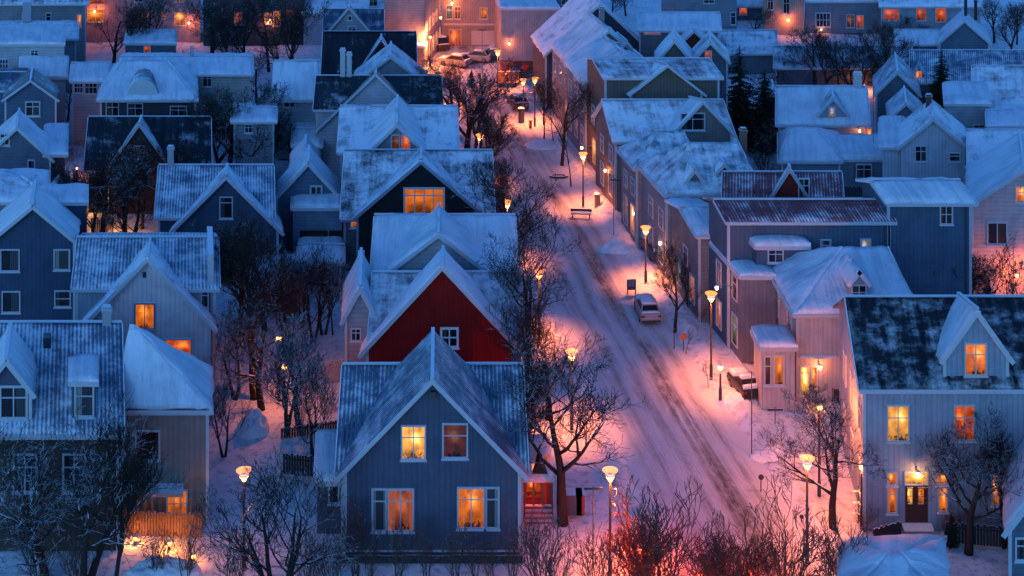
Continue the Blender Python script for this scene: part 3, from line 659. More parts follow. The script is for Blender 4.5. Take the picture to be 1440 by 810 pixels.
# ---- houses on the right, beyond the street row
h = HS('white house with a snow mansard roof, round headed dormer and stub chimney', 140, (.36,.40,.46), 'snow', name='house')
h.vol(1096,1218,173,'x',124,9); h.vol(1152,1191,160,'y',139,4,Yf=140.3,base=5,ov=.25,roof=(r_blue,.6,False)); h.win(1166,151,1174,166,'pale',Yf=140.3,nx=1); h.win(1221-5,181,1226-1,200,'orange',nx=1,tr=0,name='door',sill=False)
h.chim(1206,144.5,8.2,6.4,.8,WHITE); h.done()
h = HS('squat house with a smooth snow hip roof and a snow terrace', 131, (.22,.26,.32), 'snow', name='low_house')
h.vol(1100,1180,226,'hip',182,8,rx=(1110,1148)); h.vol(1181,1250,224,'flat',None,6,Yf=131.4,t=.4); h.win(1205,232,1225,250,'dark'); h.done()
h = HS('white gable ended house with two small dark windows in its front', 127, (.52,.56,.62), (r_blue,.42,True), name='gabled_house', siding='s')
h.vol(1269,1355,203,'y',167,6,ov=.5,roof=(r_grey,.72,False)); h.vol(1241,1268,206,'shed',168,7,Yf=127.5,roof='snow'); h.win(1288,206,1302,226,'dark',fw=.12); h.win(1336,216,1349,226,'dark',nx=1,fw=.12); h.chim(1306,131,9.7,8.2,.55,(.12,.05,.04)); h.done()
h = HS('flat roofed white block behind the white gable ended house', 138, (.36,.40,.46), 'snow', name='block', cat='building')
h.vol(1330,1392,146,'flat',None,7,roof='snow'); h.win(1370,176,1384,186,'dark'); h.done()
h = HS('pinkish gabled house with a lamp reddened front at the frame edge', 110, (.58,.48,.49), 'snow', name='gabled_house', siding='h')
h.vol(1368,1512,285,'y',238,9,ov=.6,amp=.14); h.win(1390,314,1415,342,'brown',fw=.12,tr=0); h.win(1429,263,1442,284,'orange'); h.swin('l',0,2.2,4.6,1,1.7,'orange').swin('l',0,5.6,4.6,1,1.7,'dark'); h.done()
h = HS('house with a wide snow streaked roof behind the pinkish gable', 121, (.36,.38,.43), (r_grey,.78,False), name='house')
h.vol(1366,1500,256,'x',186,11); h.win(1369,230,1375,246,'orange',nx=1); h.done()
h = HS('small slate gable with a plain snow edged roof under the bare trees', 152, (.15,.18,.23), (r_grey,.6,False), name='gabled_house')
h.vol(1233,1291,131,'y',102,8); h.done()
h = HS('long blue roofed range with one small glowing dormer', 158, (.16,.19,.24), (r_blue,.44,True), name='long_house')
h.vol(1284,1450,114,'x',72,10); h.vol(1285,1300,104,'y',94,2.5,Yf=158.4,base=4,ov=.15,trim=False); h.win(1288,100,1296,115,'orange',Yf=158.4,nx=1); h.done()
h = HS('brown house with snow sliding off a ribbed roof', 146, (.17,.13,.13), (r_mauve,.66,False), name='house')
h.vol(1372,1500,150,'x',94,10,amp=.15); h.win(1390,160,1405,172,'dark'); h.done()
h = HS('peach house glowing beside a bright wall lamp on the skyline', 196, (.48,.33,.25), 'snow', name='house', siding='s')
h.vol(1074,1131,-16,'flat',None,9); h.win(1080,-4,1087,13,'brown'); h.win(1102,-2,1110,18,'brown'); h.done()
h = HS('slate house with a white framed dark window and a red one', 197, (.22,.25,.30), 'snow', name='house')
h.vol(1132,1240,2,'flat',None,9); h.win(1148,19,1167,37,'dark',nx=4,tr=.5,fw=.14); h.win(1191,21,1201,38,'dim'); h.win(1205,22,1214,39,'red'); h.done()
h = HS('white house with three fiery windows on the skyline', 191, (.40,.43,.48), (r_blue,.7,False), name='house')
h.vol(1240,1378,8,'x',-20,9); h.win(1243,13,1264,28,'red',nx=3); h.win(1289,12,1302,28,'red'); h.win(1316,11,1330,30,'red'); h.done()
h = HS('dark gabled outhouse with stove pipes below the fiery windows', 180, (.14,.18,.23), 'snow', name='outhouse', cat='outbuilding')
h.vol(1322,1390,60,'y',30,6); h.chim(1358,181,9.0,6.0,.4,(.03,.03,.035)).chim(1372,182,7.8,5.2,.4,(.03,.03,.035)); h.done()
h = HS('very long low outbuilding with a dull frosted roof behind the bare trees', 170, (.10,.12,.16), (r_blue,.50,False), name='outbuilding', cat='outbuilding')
h.vol(1092,1282,94,'x',66,8); h.done()
h = HS('low house with a snow roof behind the spruces', 176, (.20,.23,.28), (r_grey,.66,False), name='low_house')
h.vol(1004,1090,74,'x',44,8); h.vol(985,1004,70,'y',46,4,Yf=175); h.done()
h = HS('blue grey tenement with a single yellow window on the skyline', 187, (.26,.29,.34), 'snow', name='tenement', cat='apartment house')
h.vol(930,1036,-20,'flat',None,9); h.win(947,21,955,33,'yellow',fw=.1); h.win(990,-2,1004,4,'dark'); h.win(1040-12,18,1034,34,'dark',nx=1); h.done()
h = HS('snow roofed back house with glowing kitchen windows behind the brown terrace', 160, (.24,.22,.24), 'snow', name='back_house')
h.vol(900,1010,42,'x',20,8); h.win(906,42.5,928,47,'orange',nx=3,tr=0); h.win(940,48,949,60,'red'); h.win(972,50,982,62,'dark'); h.vol(952,1000,66,'y',44,4,Yf=157,wall=(.2,.03,.02)); h.done()
# ---- small buildings filling the yards
h = HS('low shed with a snow lid beside the dark gabled outhouse', 181, (.12,.15,.2), 'snow', name='shed', cat='shed'); h.vol(1262,1318,61,'x',44,5); h.done()
h = HS('grey shed half hidden right of the wide frosted tree', 205, (.14,.17,.22), 'snow', name='house'); h.vol(1000,1072,8,'x',-14,8); h.win(1040,10,1050,20,'red'); h.done()
h = HS('small gabled outhouse between the spruces and the squat snow house', 150, (.12,.15,.2), (r_grey,.6,False), name='outhouse', cat='outbuilding'); h.vol(1076,1098,150,'y',132,5); h.done()
h = HS('pinkish low house under the ribbed sliding snow roof', 134, (.24,.19,.2), 'snow', name='low_house'); h.vol(1392,1470,176,'x',158,6); h.win(1402,180,1412,190,'dark'); h.win(1420,180,1428,190,'red'); h.done()
h = HS('little dark gabled shed beside the glowing yard', 122, (.05,.055,.065), 'snow', name='shed', cat='shed'); h.vol(58,104,292,'y',270,6); h.done()
h = HS('low white shed before the narrow white house', 134, (.3,.32,.36), 'snow', name='shed', cat='shed'); h.vol(330,384,170,'x',154,5); h.win(345,176,354,186,'dark'); h.done()
h = HS('tiny snow roofed hut among the garden trees', 126, (.06,.065,.08), 'snow', name='hut', cat='shed'); h.vol(412,446,232,'y',214,4); h.done()
h = HS('snow capped wall high shed in the yard behind the low dark cottage', 112, (.16,.19,.24), 'snow', name='shed', cat='shed'); h.vol(424,478,368,'x',348,5); h.done()
h = HS('grey side house with a snow roof left of the white walled navy roofed house', 136, (.2,.22,.27), 'snow', name='side_house'); h.vol(415,448,205,'x',184,7); h.win(424,212,432,222,'red'); h.done()
h = HS('dark slate house with two embers of window light on the far left', 205, (.1,.11,.14), 'snow', name='house'); h.vol(20,100,-12,'x',-30,8); h.done()
h = HS('small snow roof cottage tucked behind the white gable ended house', 143, (.2,.24,.3), (r_grey,.66,False), name='cottage'); h.vol(1252,1296,166,'y',146,6); h.win(1270,166,1278,176,'red'); h.done()
# ------------------------------------------------------------------ ground and street
def rc(Y): return 12.3 - 0.1775*(Y-79)                 # street centre line
def struct(o): o['kind'] = 'structure'; return o
def ground():
    t = NT('snow_ground'); p = t.n('ShaderNodeTexCoord').outputs['Object']
    n1 = t.noise(p, 0.35, 6, 0.6); n2 = t.noise(p, 2.2, 6, 0.68); n3 = t.noise(p, 11, 4, 0.7)
    h = t.math('ADD', t.math('MULTIPLY', n1, 0.9), t.math('ADD', t.math('MULTIPLY', n2, 0.5), t.math('MULTIPLY', n3, 0.18)))
    k = t.mapr(t.math('ADD', n2, t.math('MULTIPLY', n3, 0.25)), 0.62, 0.76)
    c = t.mix(t.mapr(n1, 0.3, 0.7), (0.66, 0.69, 0.74), (0.82, 0.84, 0.88))
    c = t.mix(t.math('MULTIPLY', k, 0.45), c, (0.16, 0.13, 0.11))
    mat = t.done(t.pbr(c, 0.7, t.bump(h, 0.7, 0.22), 0.2))
    mb = MB()
    xs = [-400,-200,-110] + [-75+1.0*i for i in range(61)] + [-14.5+.4*i for i in range(100)] + [26+1.0*i for i in range(50)] + [110,200,400]
    ys = [-40,0,30,50] + [62+.45*i for i in range(200)] + [152.5+1.0*i for i in range(60)] + [230,280,400,600]
    N = len(xs)
    for y in ys:
        for x in xs:
            d = abs(x - rc(y)); far = min(1, max(0, (d-4.4)/2.0))
            z = 0.22*noise.noise(Vector((x*.22, y*.22, 1))) + 0.10*noise.noise(Vector((x*.7, y*.7, 5)))
            z = z*(0.15+0.85*far) - 0.05
            z += 0.62*math.exp(-((d-5.1)/0.7)**2)*max(0, .55+.8*noise.noise(Vector((x*.3, y*.3, 9)))+.6*noise.noise(Vector((x*1.1, y*1.1, 4))))
            if d < 14: z += 0.07*noise.noise(Vector((x*1.6, y*1.6, 2)))*far     # ploughed banks
            if d < 4.4: z -= 0.10
            mb.v.append((x, y, z))
    for j in range(len(ys)-1):
        for i in range(N-1):
            mb.f.append((j*N+i, j*N+i+1, (j+1)*N+i+1, (j+1)*N+i)); mb.uv.append([(0,0)]*4)
    struct(mb.build('ground', mat, smooth=True))
def road():
    t = NT('snowy_road'); uv = t.n('ShaderNodeUVMap').outputs[0]; xyz = sep(t, uv); u = xyz[0]
    wob = t.math('MULTIPLY', t.math('SUBTRACT', t.noise(t.vmul(uv, (0.02, 0.06, 1)), 1.0, 2), 0.5), 2.0)
    uu = t.math('ADD', u, wob)
    st = t.noise(t.vmul(uv, (3.2, 0.06, 1)), 1.0, 5, 0.65); st2 = t.noise(t.vmul(uv, (9, 0.16, 1), (3,0,0)), 1.0, 4, 0.6)
    pt = t.noise(t.vmul(uv, (0.30, 0.09, 1), (7,2,0)), 1.0, 4, 0.6); fine = t.noise(uv, 5, 5, 0.7)
    tr = None
    for cx, w, a in ((-3.0, .35, .4), (-2.1, .5, .6), (-0.7, .45, .65), (0.8, .65, 0.95), (1.5, .35, .5), (2.5, .5, .55)):
        g = t.math('EXPONENT', t.math('MULTIPLY', t.math('POWER', t.math('ABSOLUTE', t.math('DIVIDE', t.math('SUBTRACT', uu, cx), w)), 2.0), -1.0))
        g = t.math('MULTIPLY', g, a); tr = g if tr is None else t.math('ADD', tr, g)
    k = t.math('MULTIPLY', tr, t.mapr(t.math('ADD', t.math('MULTIPLY', st, 0.55), t.math('MULTIPLY', pt, 0.55)), 0.34, 0.68))
    k = t.math('ADD', k, t.math('MULTIPLY', t.mapr(st2, 0.5, 0.8), 0.24))
    k = t.math('MULTIPLY', k, t.mapr(t.math('ABSOLUTE', u), 4.2, 3.0)); k = t.math('MULTIPLY', k, t.mapr(t.noise(t.vmul(uv, (2.2, .7, 1)), 1.0, 6, .75), .30, .62, .35, 1.1), clamp=True)
    c = t.mix(k, t.mix(fine, (0.60, 0.62, 0.66), (0.78, 0.80, 0.84)), (0.10, 0.082, 0.072))
    h = t.math('ADD', t.math('MULTIPLY', st, 0.5), t.math('ADD', t.math('MULTIPLY', fine, 0.3), t.math('MULTIPLY', k, -0.5)))
    mat = t.done(t.pbr(c, t.mapr(k, 0, 1, .65, .4), t.bump(h, 1.0, 0.22), 0.3))
    mb = MB(); n = 170; m = 10
    for i in range(n+1):
        y = 30 + i*1.1
        for j in range(m+1):
            u = -4.5 + 9.0*j/m; z = -0.035 + 0.05*noise.noise(Vector((u*.5, y*.15, 3))) - (0.12 if j in (0, m) else 0)
            mb.v.append((rc(y)+u, y, z))
    for i in range(n):
        for j in range(m):
            a = i*(m+1)+j; mb.f.append((a, a+1, a+m+2, a+m+1))
            mb.uv.append([(-4.5+9*jj/m, ii*1.1) for ii, jj in ((i,j),(i,j+1),(i+1,j+1),(i+1,j))])
    struct(mb.build('road', mat, smooth=True))
ground(); road()

# heaps of ploughed snow on the street side
def heap(px, py, rx, ry, h, label):
    x, y = gp(px, py); mb = MB(); k, m = 36, 12; sd = px*.37
    for i in range(m+1):
        r = i/m
        for j in range(k):
            a = 2*math.pi*j/k; q = Vector((math.cos(a)*r*2+sd, math.sin(a)*r*2, 0))
            z = h*(max(0,math.cos(r*math.pi/2))**.7)*(1+.6*noise.noise(q*1.3)+.5*noise.noise(q*3.2)) - (0.25 if i == m else .0)
            mb.v.append((math.cos(a)*rx*r*(1+.25*noise.noise(q+Vector((9,0,0)))), math.sin(a)*ry*r, z))
    for i in range(m):
        for j in range(k):
            mb.f.append((i*k+j, i*k+(j+1)%k, (i+1)*k+(j+1)%k, (i+1)*k+j)); mb.uv.append([(0,0)]*4)
    o = mb.build('snow_heap', m_snow('heap'), smooth=True); o.location = (x, y, 0); tag(o, label, 'snow heap')
heap(868, 352, 1.7, .8, .75, 'lumpy heap of ploughed snow glowing pink in the street')
heap(356, 606, 1.1, .9, 1.0, 'round snow laden bush mound in the dark garden')
heap(762, 205, 1.8, 1.4, .45, 'snow drift at the kerb near the twin lamps')
heap(1040, 565, 1.6, 1.0, .45, 'trodden snow pile beside the villa bay')
heap(1095, 640, 1.9, 1.0, .36, 'broad low snow pile near the tall unlit pole')
heap(232, 803, 2.0, 1.0, .55, 'rounded snow heap in front of the lit basement')

# ------------------------------------------------------------------ trees
def perp(d, rnd):
    a = Vector((rnd.uniform(-1,1), rnd.uniform(-1,1), rnd.uniform(-1,1)))
    p = a - d*a.dot(d)
    return p.normalized() if p.length > 1e-3 else Vector((1,0,0))
def grow(seed, height, trunk_r, clear, spread, counts, up=0.12, stems=1, rmin=0.012, droop=0.0):
    """bare tree: trunk mesh (stem and limbs) and crown mesh (branches and twigs)"""
    rnd = random.Random(seed); T, C = MB(), MB()
    def branch(p, d, L, r, lv):
        n = (7,6,5,4,3,3)[min(lv,5)]; pts = [p.copy()]; rad = [r]; q = p.copy(); dd = d.copy()
        for i in range(n):
            dd = (dd + perp(dd, rnd)*rnd.uniform(.05,.32)*(0.5 if lv == 0 else 1) + Vector((0,0,up*(1 if lv else .6)))).normalized()
            q = q + dd*(L/n); pts.append(q.copy()); rad.append(max(rmin, r*(1-.75*(i+1)/n)))
        (T if lv <= 1 else C).tube(pts, rad, (8,6,5,3,3,3)[min(lv,5)], cap=lv < 3)
        if lv >= len(counts): return
        c = counts[lv]
        for i in range(c):
            lo = clear if lv == 0 else 0.22
            t = lo + (1-lo)*((i+rnd.random())/c); t = min(t, .999)
            k = min(int(t*n), n-1); f = t*n-k
            b = pts[k].lerp(pts[k+1], f); br = rad[k]*(1-f)+rad[k+1]*f
            ax = (pts[k+1]-pts[k]).normalized(); ang = R(rnd.uniform(28,58)*spread)
            nd = (ax*math.cos(ang) + perp(ax, rnd)*math.sin(ang)).normalized()
            if lv >= 1: nd = (nd + Vector((0,0,-droop))).normalized()
            LL = L*rnd.uniform(.42,.68)*(1.15-.45*t if lv else 1.15-.35*t)
            branch(b, nd, LL, max(rmin, br*rnd.uniform(.5,.72)), lv+1)
    for s in range(stems):
        a = 2*math.pi*s/max(1,stems)+rnd.random()
        lean = (0.0 if stems == 1 else rnd.uniform(.12,.4))
        branch(Vector((math.cos(a)*.12*(stems>1), math.sin(a)*.12*(stems>1), -0.15)), Vector((math.cos(a)*lean, math.sin(a)*lean, 1)).normalized(), height*(1 if stems==1 else rnd.uniform(.75,1)), trunk_r, 0)
    return T, C
PROTO = {}
def proto(key, snow, rgb, *a, **k):
    T, C = grow(*a, **k); m = m_bark(rgb, snow); zmax = max(p[2] for p in C.v); 
    PROTO[key] = (T, C, m, zmax, {})
BARK = (0.035, 0.026, 0.021)
proto('spread', .32, BARK, 3, 5.6, .20, .32, 1.2, (8,7,6,5), rmin=.009)
proto('spread2', .32, BARK, 11, 5.4, .21, .32, 1.3, (8,8,6,5), rmin=.009)
proto('dense', .22, BARK, 21, 5.2, .18, .28, 1.15, (8,7,6,5), rmin=.009)
proto('airy', .24, BARK, 23, 5.2, .17, .28, 1.15, (7,7,5,3), rmin=.011)
proto('airy2', .28, BARK, 27, 5.4, .18, .30, 1.25, (8,7,5,3), rmin=.011)
proto('tall', .22, BARK, 5, 6.4, .19, .35, .8, (8,7,6,5), up=.2)
proto('multi', .38, BARK, 8, 5.2, .13, .28, 1.0, (6,5,5,3), stems=4, up=.15, rmin=.010)
proto('snowy', .50, BARK, 14, 5.4, .17, .30, 1.2, (7,6,5,3), stems=2, rmin=.010)
proto('thin', .2, BARK, 17, 5.5, .09, .4, .8, (6,5,5), up=.15)
proto('shrub', .30, (.11,.07,.06), 31, 2.3, .028, .15, .62, (5,3,2), stems=8, up=.1, rmin=.008)
proto('shrub2', .12, (.15,.075,.06), 33, 2.2, .026, .12, .70, (5,3,2), stems=9, up=.08, rmin=.008)
proto('shrub3', .04, (.32,.07,.045), 35, 2.2, .028, .12, .75, (6,4,3), stems=16, up=.08, rmin=.009)  # variant for the red-lit shrubs: part of the red glow is in the bark colour
NTREE = [0]
def tree(key, px, py, top, label, wide=1.0, name='bare_tree', cat='tree', group=None):
    x, y = gp(px, py)
    if y > 104 and key in ('dense', 'spread', 'spread2', 'tall'): key = 'airy2' if key == 'spread2' else 'airy'
    T, C, m, zmax, built = PROTO[key]; h = PZ(top, y); s = h/zmax; NTREE[0] += 1
    rz = NTREE[0]*2.399
    if 'root' in built: return dup(built['root'], (x,y,0), rz, (s*wide,s*wide,s), label, group)
    o = thing(name, label, cat, (x,y,0), rz, group, (s*wide,s*wide,s))
    T.build('stem' if 'shrub' in key else 'trunk', m, o, smooth=True); C.build('twigs' if 'shrub' in key else 'crown', m, o, smooth=True)
    built['root'] = o; return o
# along the street
tree('spread2', 792, 735, 450, 'tall bare street tree leaning over the road beside the slate blue house', 1.25)
tree('spread2', 742, 540, 285, 'broad bare tree over the pavement beside the snow heaped cross gable', 0.95)
tree('dense', 770, 590, 430, 'dense bare tree between the red gable and the road', 1.0)
tree('dense', 712, 395, 205, 'bare tree against the right edge of the black gabled house', 1.0)
tree('spread2', 655, 232, 78, 'wide lamp reddened bare tree by the ribbed roofs up the street', 1.3)
tree('dense', 640, 190, 80, 'bare tree at the far bend of the street row', 1.25)
tree('dense', 672, 262, 150, 'dense bare tree in front of the grey twin window gable', 1.15)
tree('thin', 765, 202, 100, 'slim kerb tree nearest the twin lamps', 1.2)
tree('thin', 778, 198, 115, 'second slim kerb tree behind the twin lamps', 1.0)
tree('tall', 790, 232, 112, 'young street tree before the plank walled terrace', .9)
tree('thin', 803, 262, 150, 'thin street tree nearest the wall lamp of the brown terrace', .9)
tree('dense', 765, 176, 105, 'dark bare tree at the foot of the navy gable', 1.0)
tree('dense', 949, 466, 335, 'small dense street tree behind the lamp by the stepped house', 1.0)
tree('multi', 968, 430, 345, 'snow dusted bush tree against the stepped house wall', .7)
tree('thin', 965, 498, 455, 'staked sapling next to the orange round sign', 1.0)
tree('thin', 996, 545, 505, 'tiny bare sapling at the foot of the tall lamp', 1.6)
tree('spread', 1172, 752, 538, 'bare tree with a snowy pavement behind it near the pale blue house corner', 1.25)
tree('spread2', 1362, 776, 572, 'wide dark tree in front of the lit door of the pale blue house', 1.3)
tree('tall', 1412, 770, 610, 'slender tree beside the wide tree at the pale blue house', .9)
tree('dense', 1336, 470, 330, 'bare tree behind the ridge of the dark snow flecked roof', 1.5)
tree('multi', 1406, 475, 335, 'bare tree glowing red by the pinkish gabled house', 1.4)
tree('dense', 1370, 465, 350, 'thicket tree between the pinkish house and the dark roof ridge', 1.0)
# gardens at the lower left
tree('snowy', 65, 812, 585, 'snow lined garden tree in front of the large dark house', 1.1)
tree('snowy', 118, 835, 560, 'taller snow lined tree before the dark house corner', 1.0)
tree('multi', 395, 850, 620, 'snowy many stemmed tree near the flat annexe', 1.3)
tree('tall', 160, 850, 590, 'upright tree between the dark house and tan annexe', .8)
tree('tall', 358, 560, 312, 'tall garden tree beside the pinkish white gable', 1.2)
tree('spread', 368, 575, 400, 'bare tree close to the round garden lamps', 1.3)
tree('multi', 440, 480, 335, 'clump of upright stems in the snowy yard', .8)
tree('multi', 405, 500, 350, 'stemmed tree by the low dark cottage', .75)
tree('spread', 420, 600, 455, 'spreading tree beyond the garden lamps', 1.35)
tree('thin', 468, 470, 345, 'slim tree at the side of the snowy yard', 1.0)
tree('thin', 432, 618, 560, 'small sapling above the dark garden fence', 1.2)
tree('dense', 335, 470, 300, 'dense tree behind the corrugated roof of the pinkish white house', 1.3)
tree('dense', 372, 462, 318, 'bushy tree by the dark attic window gable', 1.3)
tree('tall', 143, 345, 200, 'bare tree by the glowing yard behind the corrugated roof', 1.3)
tree('dense', 175, 342, 215, 'rounder bare tree beside the glowing yard', 1.3)
tree('dense', 110, 330, 215, 'bare tree lit from below beside the pink mound roof', .8)
tree('spread', 320, 250, 115, 'large dark tree between the snow range and frost lined gable', 1.4)
tree('dense', 355, 262, 130, 'dark bare tree before the narrow white house', 1.3)
tree('dense', 385, 240, 150, 'bare tree under the narrow white house wall', 1.0)
tree('spread2', 260, 270, 175, 'bare tree tangled before the frost lined gable', .9)
tree('dense', 215, 290, 200, 'low dark tree in front of the frost lined gable', .9)
tree('spread', 158, 105, 2, 'bare tree by the pink lit apartment house', 1.3)
tree('spread2', 205, 90, -20, 'bare tree in front of the pink lit apartment windows', 1.2)
tree('dense', 300, 100, -15, 'dark thicket tree before the dark stone house', 1.4)
tree('tall', 340, 110, -12, 'upright dark tree before the firelit stone house', 1.0)
tree('dense', 378, 100, -8, 'bare tree in front of the glowing stone house window', .9)
tree('spread2', 412, 105, 0, 'bare tree at the end of the dark stone house', .8)
# gardens at the upper right
tree('spread', 1146, 122, 42, 'wide bare tree before the long low outbuilding', 1.5)
tree('multi', 1205, 140, 45, 'reddish lit bare tree before the outbuilding roof', 1.4)
tree('dense', 1240, 138, 50, 'bare tree left of the small slate gable', 1.3)
tree('dense', 1180, 130, 48, 'bare tree between the two wide garden trees', .9)
tree('spread2', 1398, 60, -8, 'frosted tree at the end of the white house with fiery windows', 1.1)
tree('dense', 1430, 62, 5, 'small frosted tree near the skyline corner', 1.0)
tree('multi', 1075, 262, 180, 'orange tinted bush behind the hip roofed grey house', .8)
# shrubs along the bottom of the picture
SG = 'bare shrubs of the garden hedge'
S1 = 'bare twiggy shrub in the hedge along the near pavement'
SP = [('shrub',760,830,705),('shrub2',940,835,688),('shrub',915,830,676),('shrub2',1030,842,712),
      ('shrub2',1110,846,690),('shrub',845,848,730),('shrub',1170,846,722),('shrub2',1195,850,735),('shrub',780,850,750)]
for k, px, py, tp in SP: tree(k, px, py, tp, S1, 1.1, 'shrub', 'shrub', SG)
tree('shrub3', 900, 832, 718, 'shrub burning red with hidden lights at its heart', 1.25, 'shrub', 'shrub')
tree('shrub3', 1052, 850, 748, 'rust red shrub glowing low in the hedge', 1.3, 'shrub', 'shrub')
tree('shrub', 222, 808, 742, 'dark twiggy shrub screening the amber lit fence', 1.3, 'shrub', 'shrub')
tree('shrub', 262, 812, 738, 'second dark twiggy shrub screening the amber fence by the snow heap', 1.3, 'shrub', 'shrub')
tree('shrub3', 1000, 850, 752, 'dim red shrub between the two glowing ones', 1.2, 'shrub', 'shrub')
for i, (px, py, tp) in enumerate(((560,812,730),(600,815,742),(640,815,728),(520,812,745),(690,815,750),(720,815,742),(500,805,700),(668,812,752))):
    tree('shrub', px, py, tp, 'dark bare shrub against the plinth of the slate blue house', 1.0, 'shrub', 'shrub', 'bare shrubs before the slate blue house')
for i, (px, py, tp) in enumerate(((50,825,735),(110,832,745),(330,835,745),(430,830,748),(470,830,740))):
    tree('shrub', px, py, tp, 'snow flecked bare shrub under the lower garden trees', 1.3, 'shrub', 'shrub', 'bare shrubs under the garden trees')
for px, py, tp, lb in ((425,592,560,'reddish small shrub in the snowy garden'),(902,450,430,'brown shrub beside the parked car'),(985,452,425,'brown leafy shrub against the stepped house foot'),(1330,752,728,'dark shrub left of the wide tree at the door'),(1345,748,706,'taller dark shrub beside the lit doorway'),(1215,745,705,'shrub at the corner of the pale blue house'),(1285,790,770,'twiggy shrub by the snow heaped shed')):
    tree('shrub2', px, py, tp, lb, 1.2, 'shrub', 'shrub')

def spruce(px, py, top, label, wide=1.0, snow=.5, seed=1):
    x, y = gp(px, py); h = PZ(top, y); rnd = random.Random(seed); T, C = MB(), MB()
    T.tube([(0,0,-.2),(0,0,h*.5),(0,0,h)], [.03*h,.018*h,.01], 7)
    z = h*.10
    while z < h*.985:
        f = 1-z/h; L = (0.30*h*f**.85+.06)*wide; n = int(7+7*f)
        for i in range(n):
            a = 2*math.pi*(i+rnd.random())/n; l = L*rnd.uniform(.6,1.1); w = l*.30
            d = Vector((math.cos(a), math.sin(a), 0)); sd = Vector((-d.y, d.x, 0)); zz = z+rnd.uniform(-.15,.15)
            prev = None; m = 5
            for j in range(m+1):
                q = j/m; c = d*(l*q) + Vector((0,0,zz - .32*l*q + .14*l*q*q)); ww = w*(1-q*.85)*(0.5 if j == 0 else 1)*rnd.uniform(.6,1.15)
                cur = (c - sd*ww + Vector((0,0,-.18*ww)), c + Vector((0,0,.10*ww)), c + sd*ww + Vector((0,0,-.18*ww)))
                if prev:
                    C.face([prev[0],prev[1],cur[1],cur[0]]); C.face([prev[1],prev[2],cur[2],cur[1]])
                    for s_ in (-1, 1):                                   # hanging twig tufts
                        e = c + sd*(s_*ww*1.15); C.face([c, e + Vector((0,0,-.22*l*rnd.random()-.03)), e + d*(l*.16) + Vector((0,0,-.12*l*rnd.random()))])
                prev = cur
        z += h*(.028+.03*f)*rnd.uniform(.8,1.2)
    o = thing('spruce_tree', label, 'tree', (x,y,0), seed)
    T.build('trunk', m_bark(BARK, .05), o); C.build('crown', m_needle(snow), o)
@memo
def m_needle(snow):
    t = NT('spruce_needles'); g = t.n('ShaderNodeNewGeometry'); p = t.n('ShaderNodeTexCoord').outputs['Object']
    n = t.noise(p, 1.6, 5, .7); n2 = t.noise(p, 9, 3); z = t.math('ABSOLUTE', sep(t, g.outputs['True Normal'])[2])
    k = t.math('MULTIPLY', t.mapr(t.math('ADD', t.math('MULTIPLY', n, .8), t.math('MULTIPLY', n2, .35)), .84-.4*snow, 1.02-.4*snow), t.mapr(z, .5, .85))
    c = t.mix(k, t.mix(n2, (.008,.016,.012), (.025,.045,.03)), SNOW)
    return t.done(t.pbr(c, .8, t.bump(n2, .5, .05), .1))
spruce(1040, 206, 62, 'large dark spruce beside the frosted brown terrace', 1.1, .25, 3)
spruce(1075, 206, 95, 'second dark spruce right of the large one', 1.2, .3, 5)
spruce(1324, 170, 66, 'lone dark spruce before the blue roofed range', 1.0, .3, 8)
spruce(1170, 214, 150, 'small snowy spruce before the mansard roof dormer', 1.1, .7, 11)
spruce(1190, 214, 168, 'smallest snowy spruce against the mansard roof wall', 1.2, .7, 13)
spruce(747-84, 122, 98, 'tiny conical spruce standing in the snow at the street end', 1.0, .3, 15)
spruce(1338, 768, 722, 'small potted looking conifer beside the lit door', .9, .2, 17)
# more garden growth among the far houses
for k, px, py, tp, lb in (('spread',1060,60,8,'frosted tree rising behind the low spruce house roof'),('dense',1020,40,-5,'bare tree left of the peach house'),('dense',1300,62,30,'small bare tree under the fiery windows'),('spread',1262,66,22,'bare tree at the corner of the fiery windowed house'),
    ('dense',880,22,-25,'bare tree on the skyline behind the navy gable'),('spread',860,30,-12,'second bare tree on the skyline behind the navy gable'),('dense',1270,250,180,'bare tree left of the white gable ended house'),('dense',1390,240,170,'bare tree behind the wide streaked roof'),
    ('dense',1075,150,95,'dark bare tree right of the spruces'),('spread',1105,240,170,'bare tree squeezed beside the squat snow house'),('dense',80,250,180,'bare tree between the two cottages'),('dense',95,170,110,'bare tree at the side of the little pavilion'),
    ('spread',250,110,50,'bare tree beside the grey garage'),('dense',155,150,95,'bare tree between the pavilion and hip roof'),('dense',360,150,80,'bare tree by the end of the snow range'),('dense',410,240,175,'bare tree under the ribbed snowy roof'),('dense',345,335,255,'bare tree right of the attic window gable'),
    ('spread',425,345,262,'bare tree before the pale blue garage house'),('tall',500,95,40,'bare tree in the gap by the black house'),('dense',618,150,95,'lamp lit tree nearest the tarred black house'),('dense',690,215,150,'lamp lit kerb tree beyond the black gabled house'),('multi',700,330,245,'bushy tree hugging the black gabled house corner')):
    tree(k, px, py, tp, lb, 1.3)
proto('frosted', .66, (.05,.042,.038), 41, 5.0, .13, .26, 1.05, (7,6,5,4), stems=2, rmin=.010, up=.16)
proto('kerbside', .16, (.05,.034,.028), 43, 5.6, .18, .24, 1.0, (9,8,6,5), rmin=.009, up=.16)
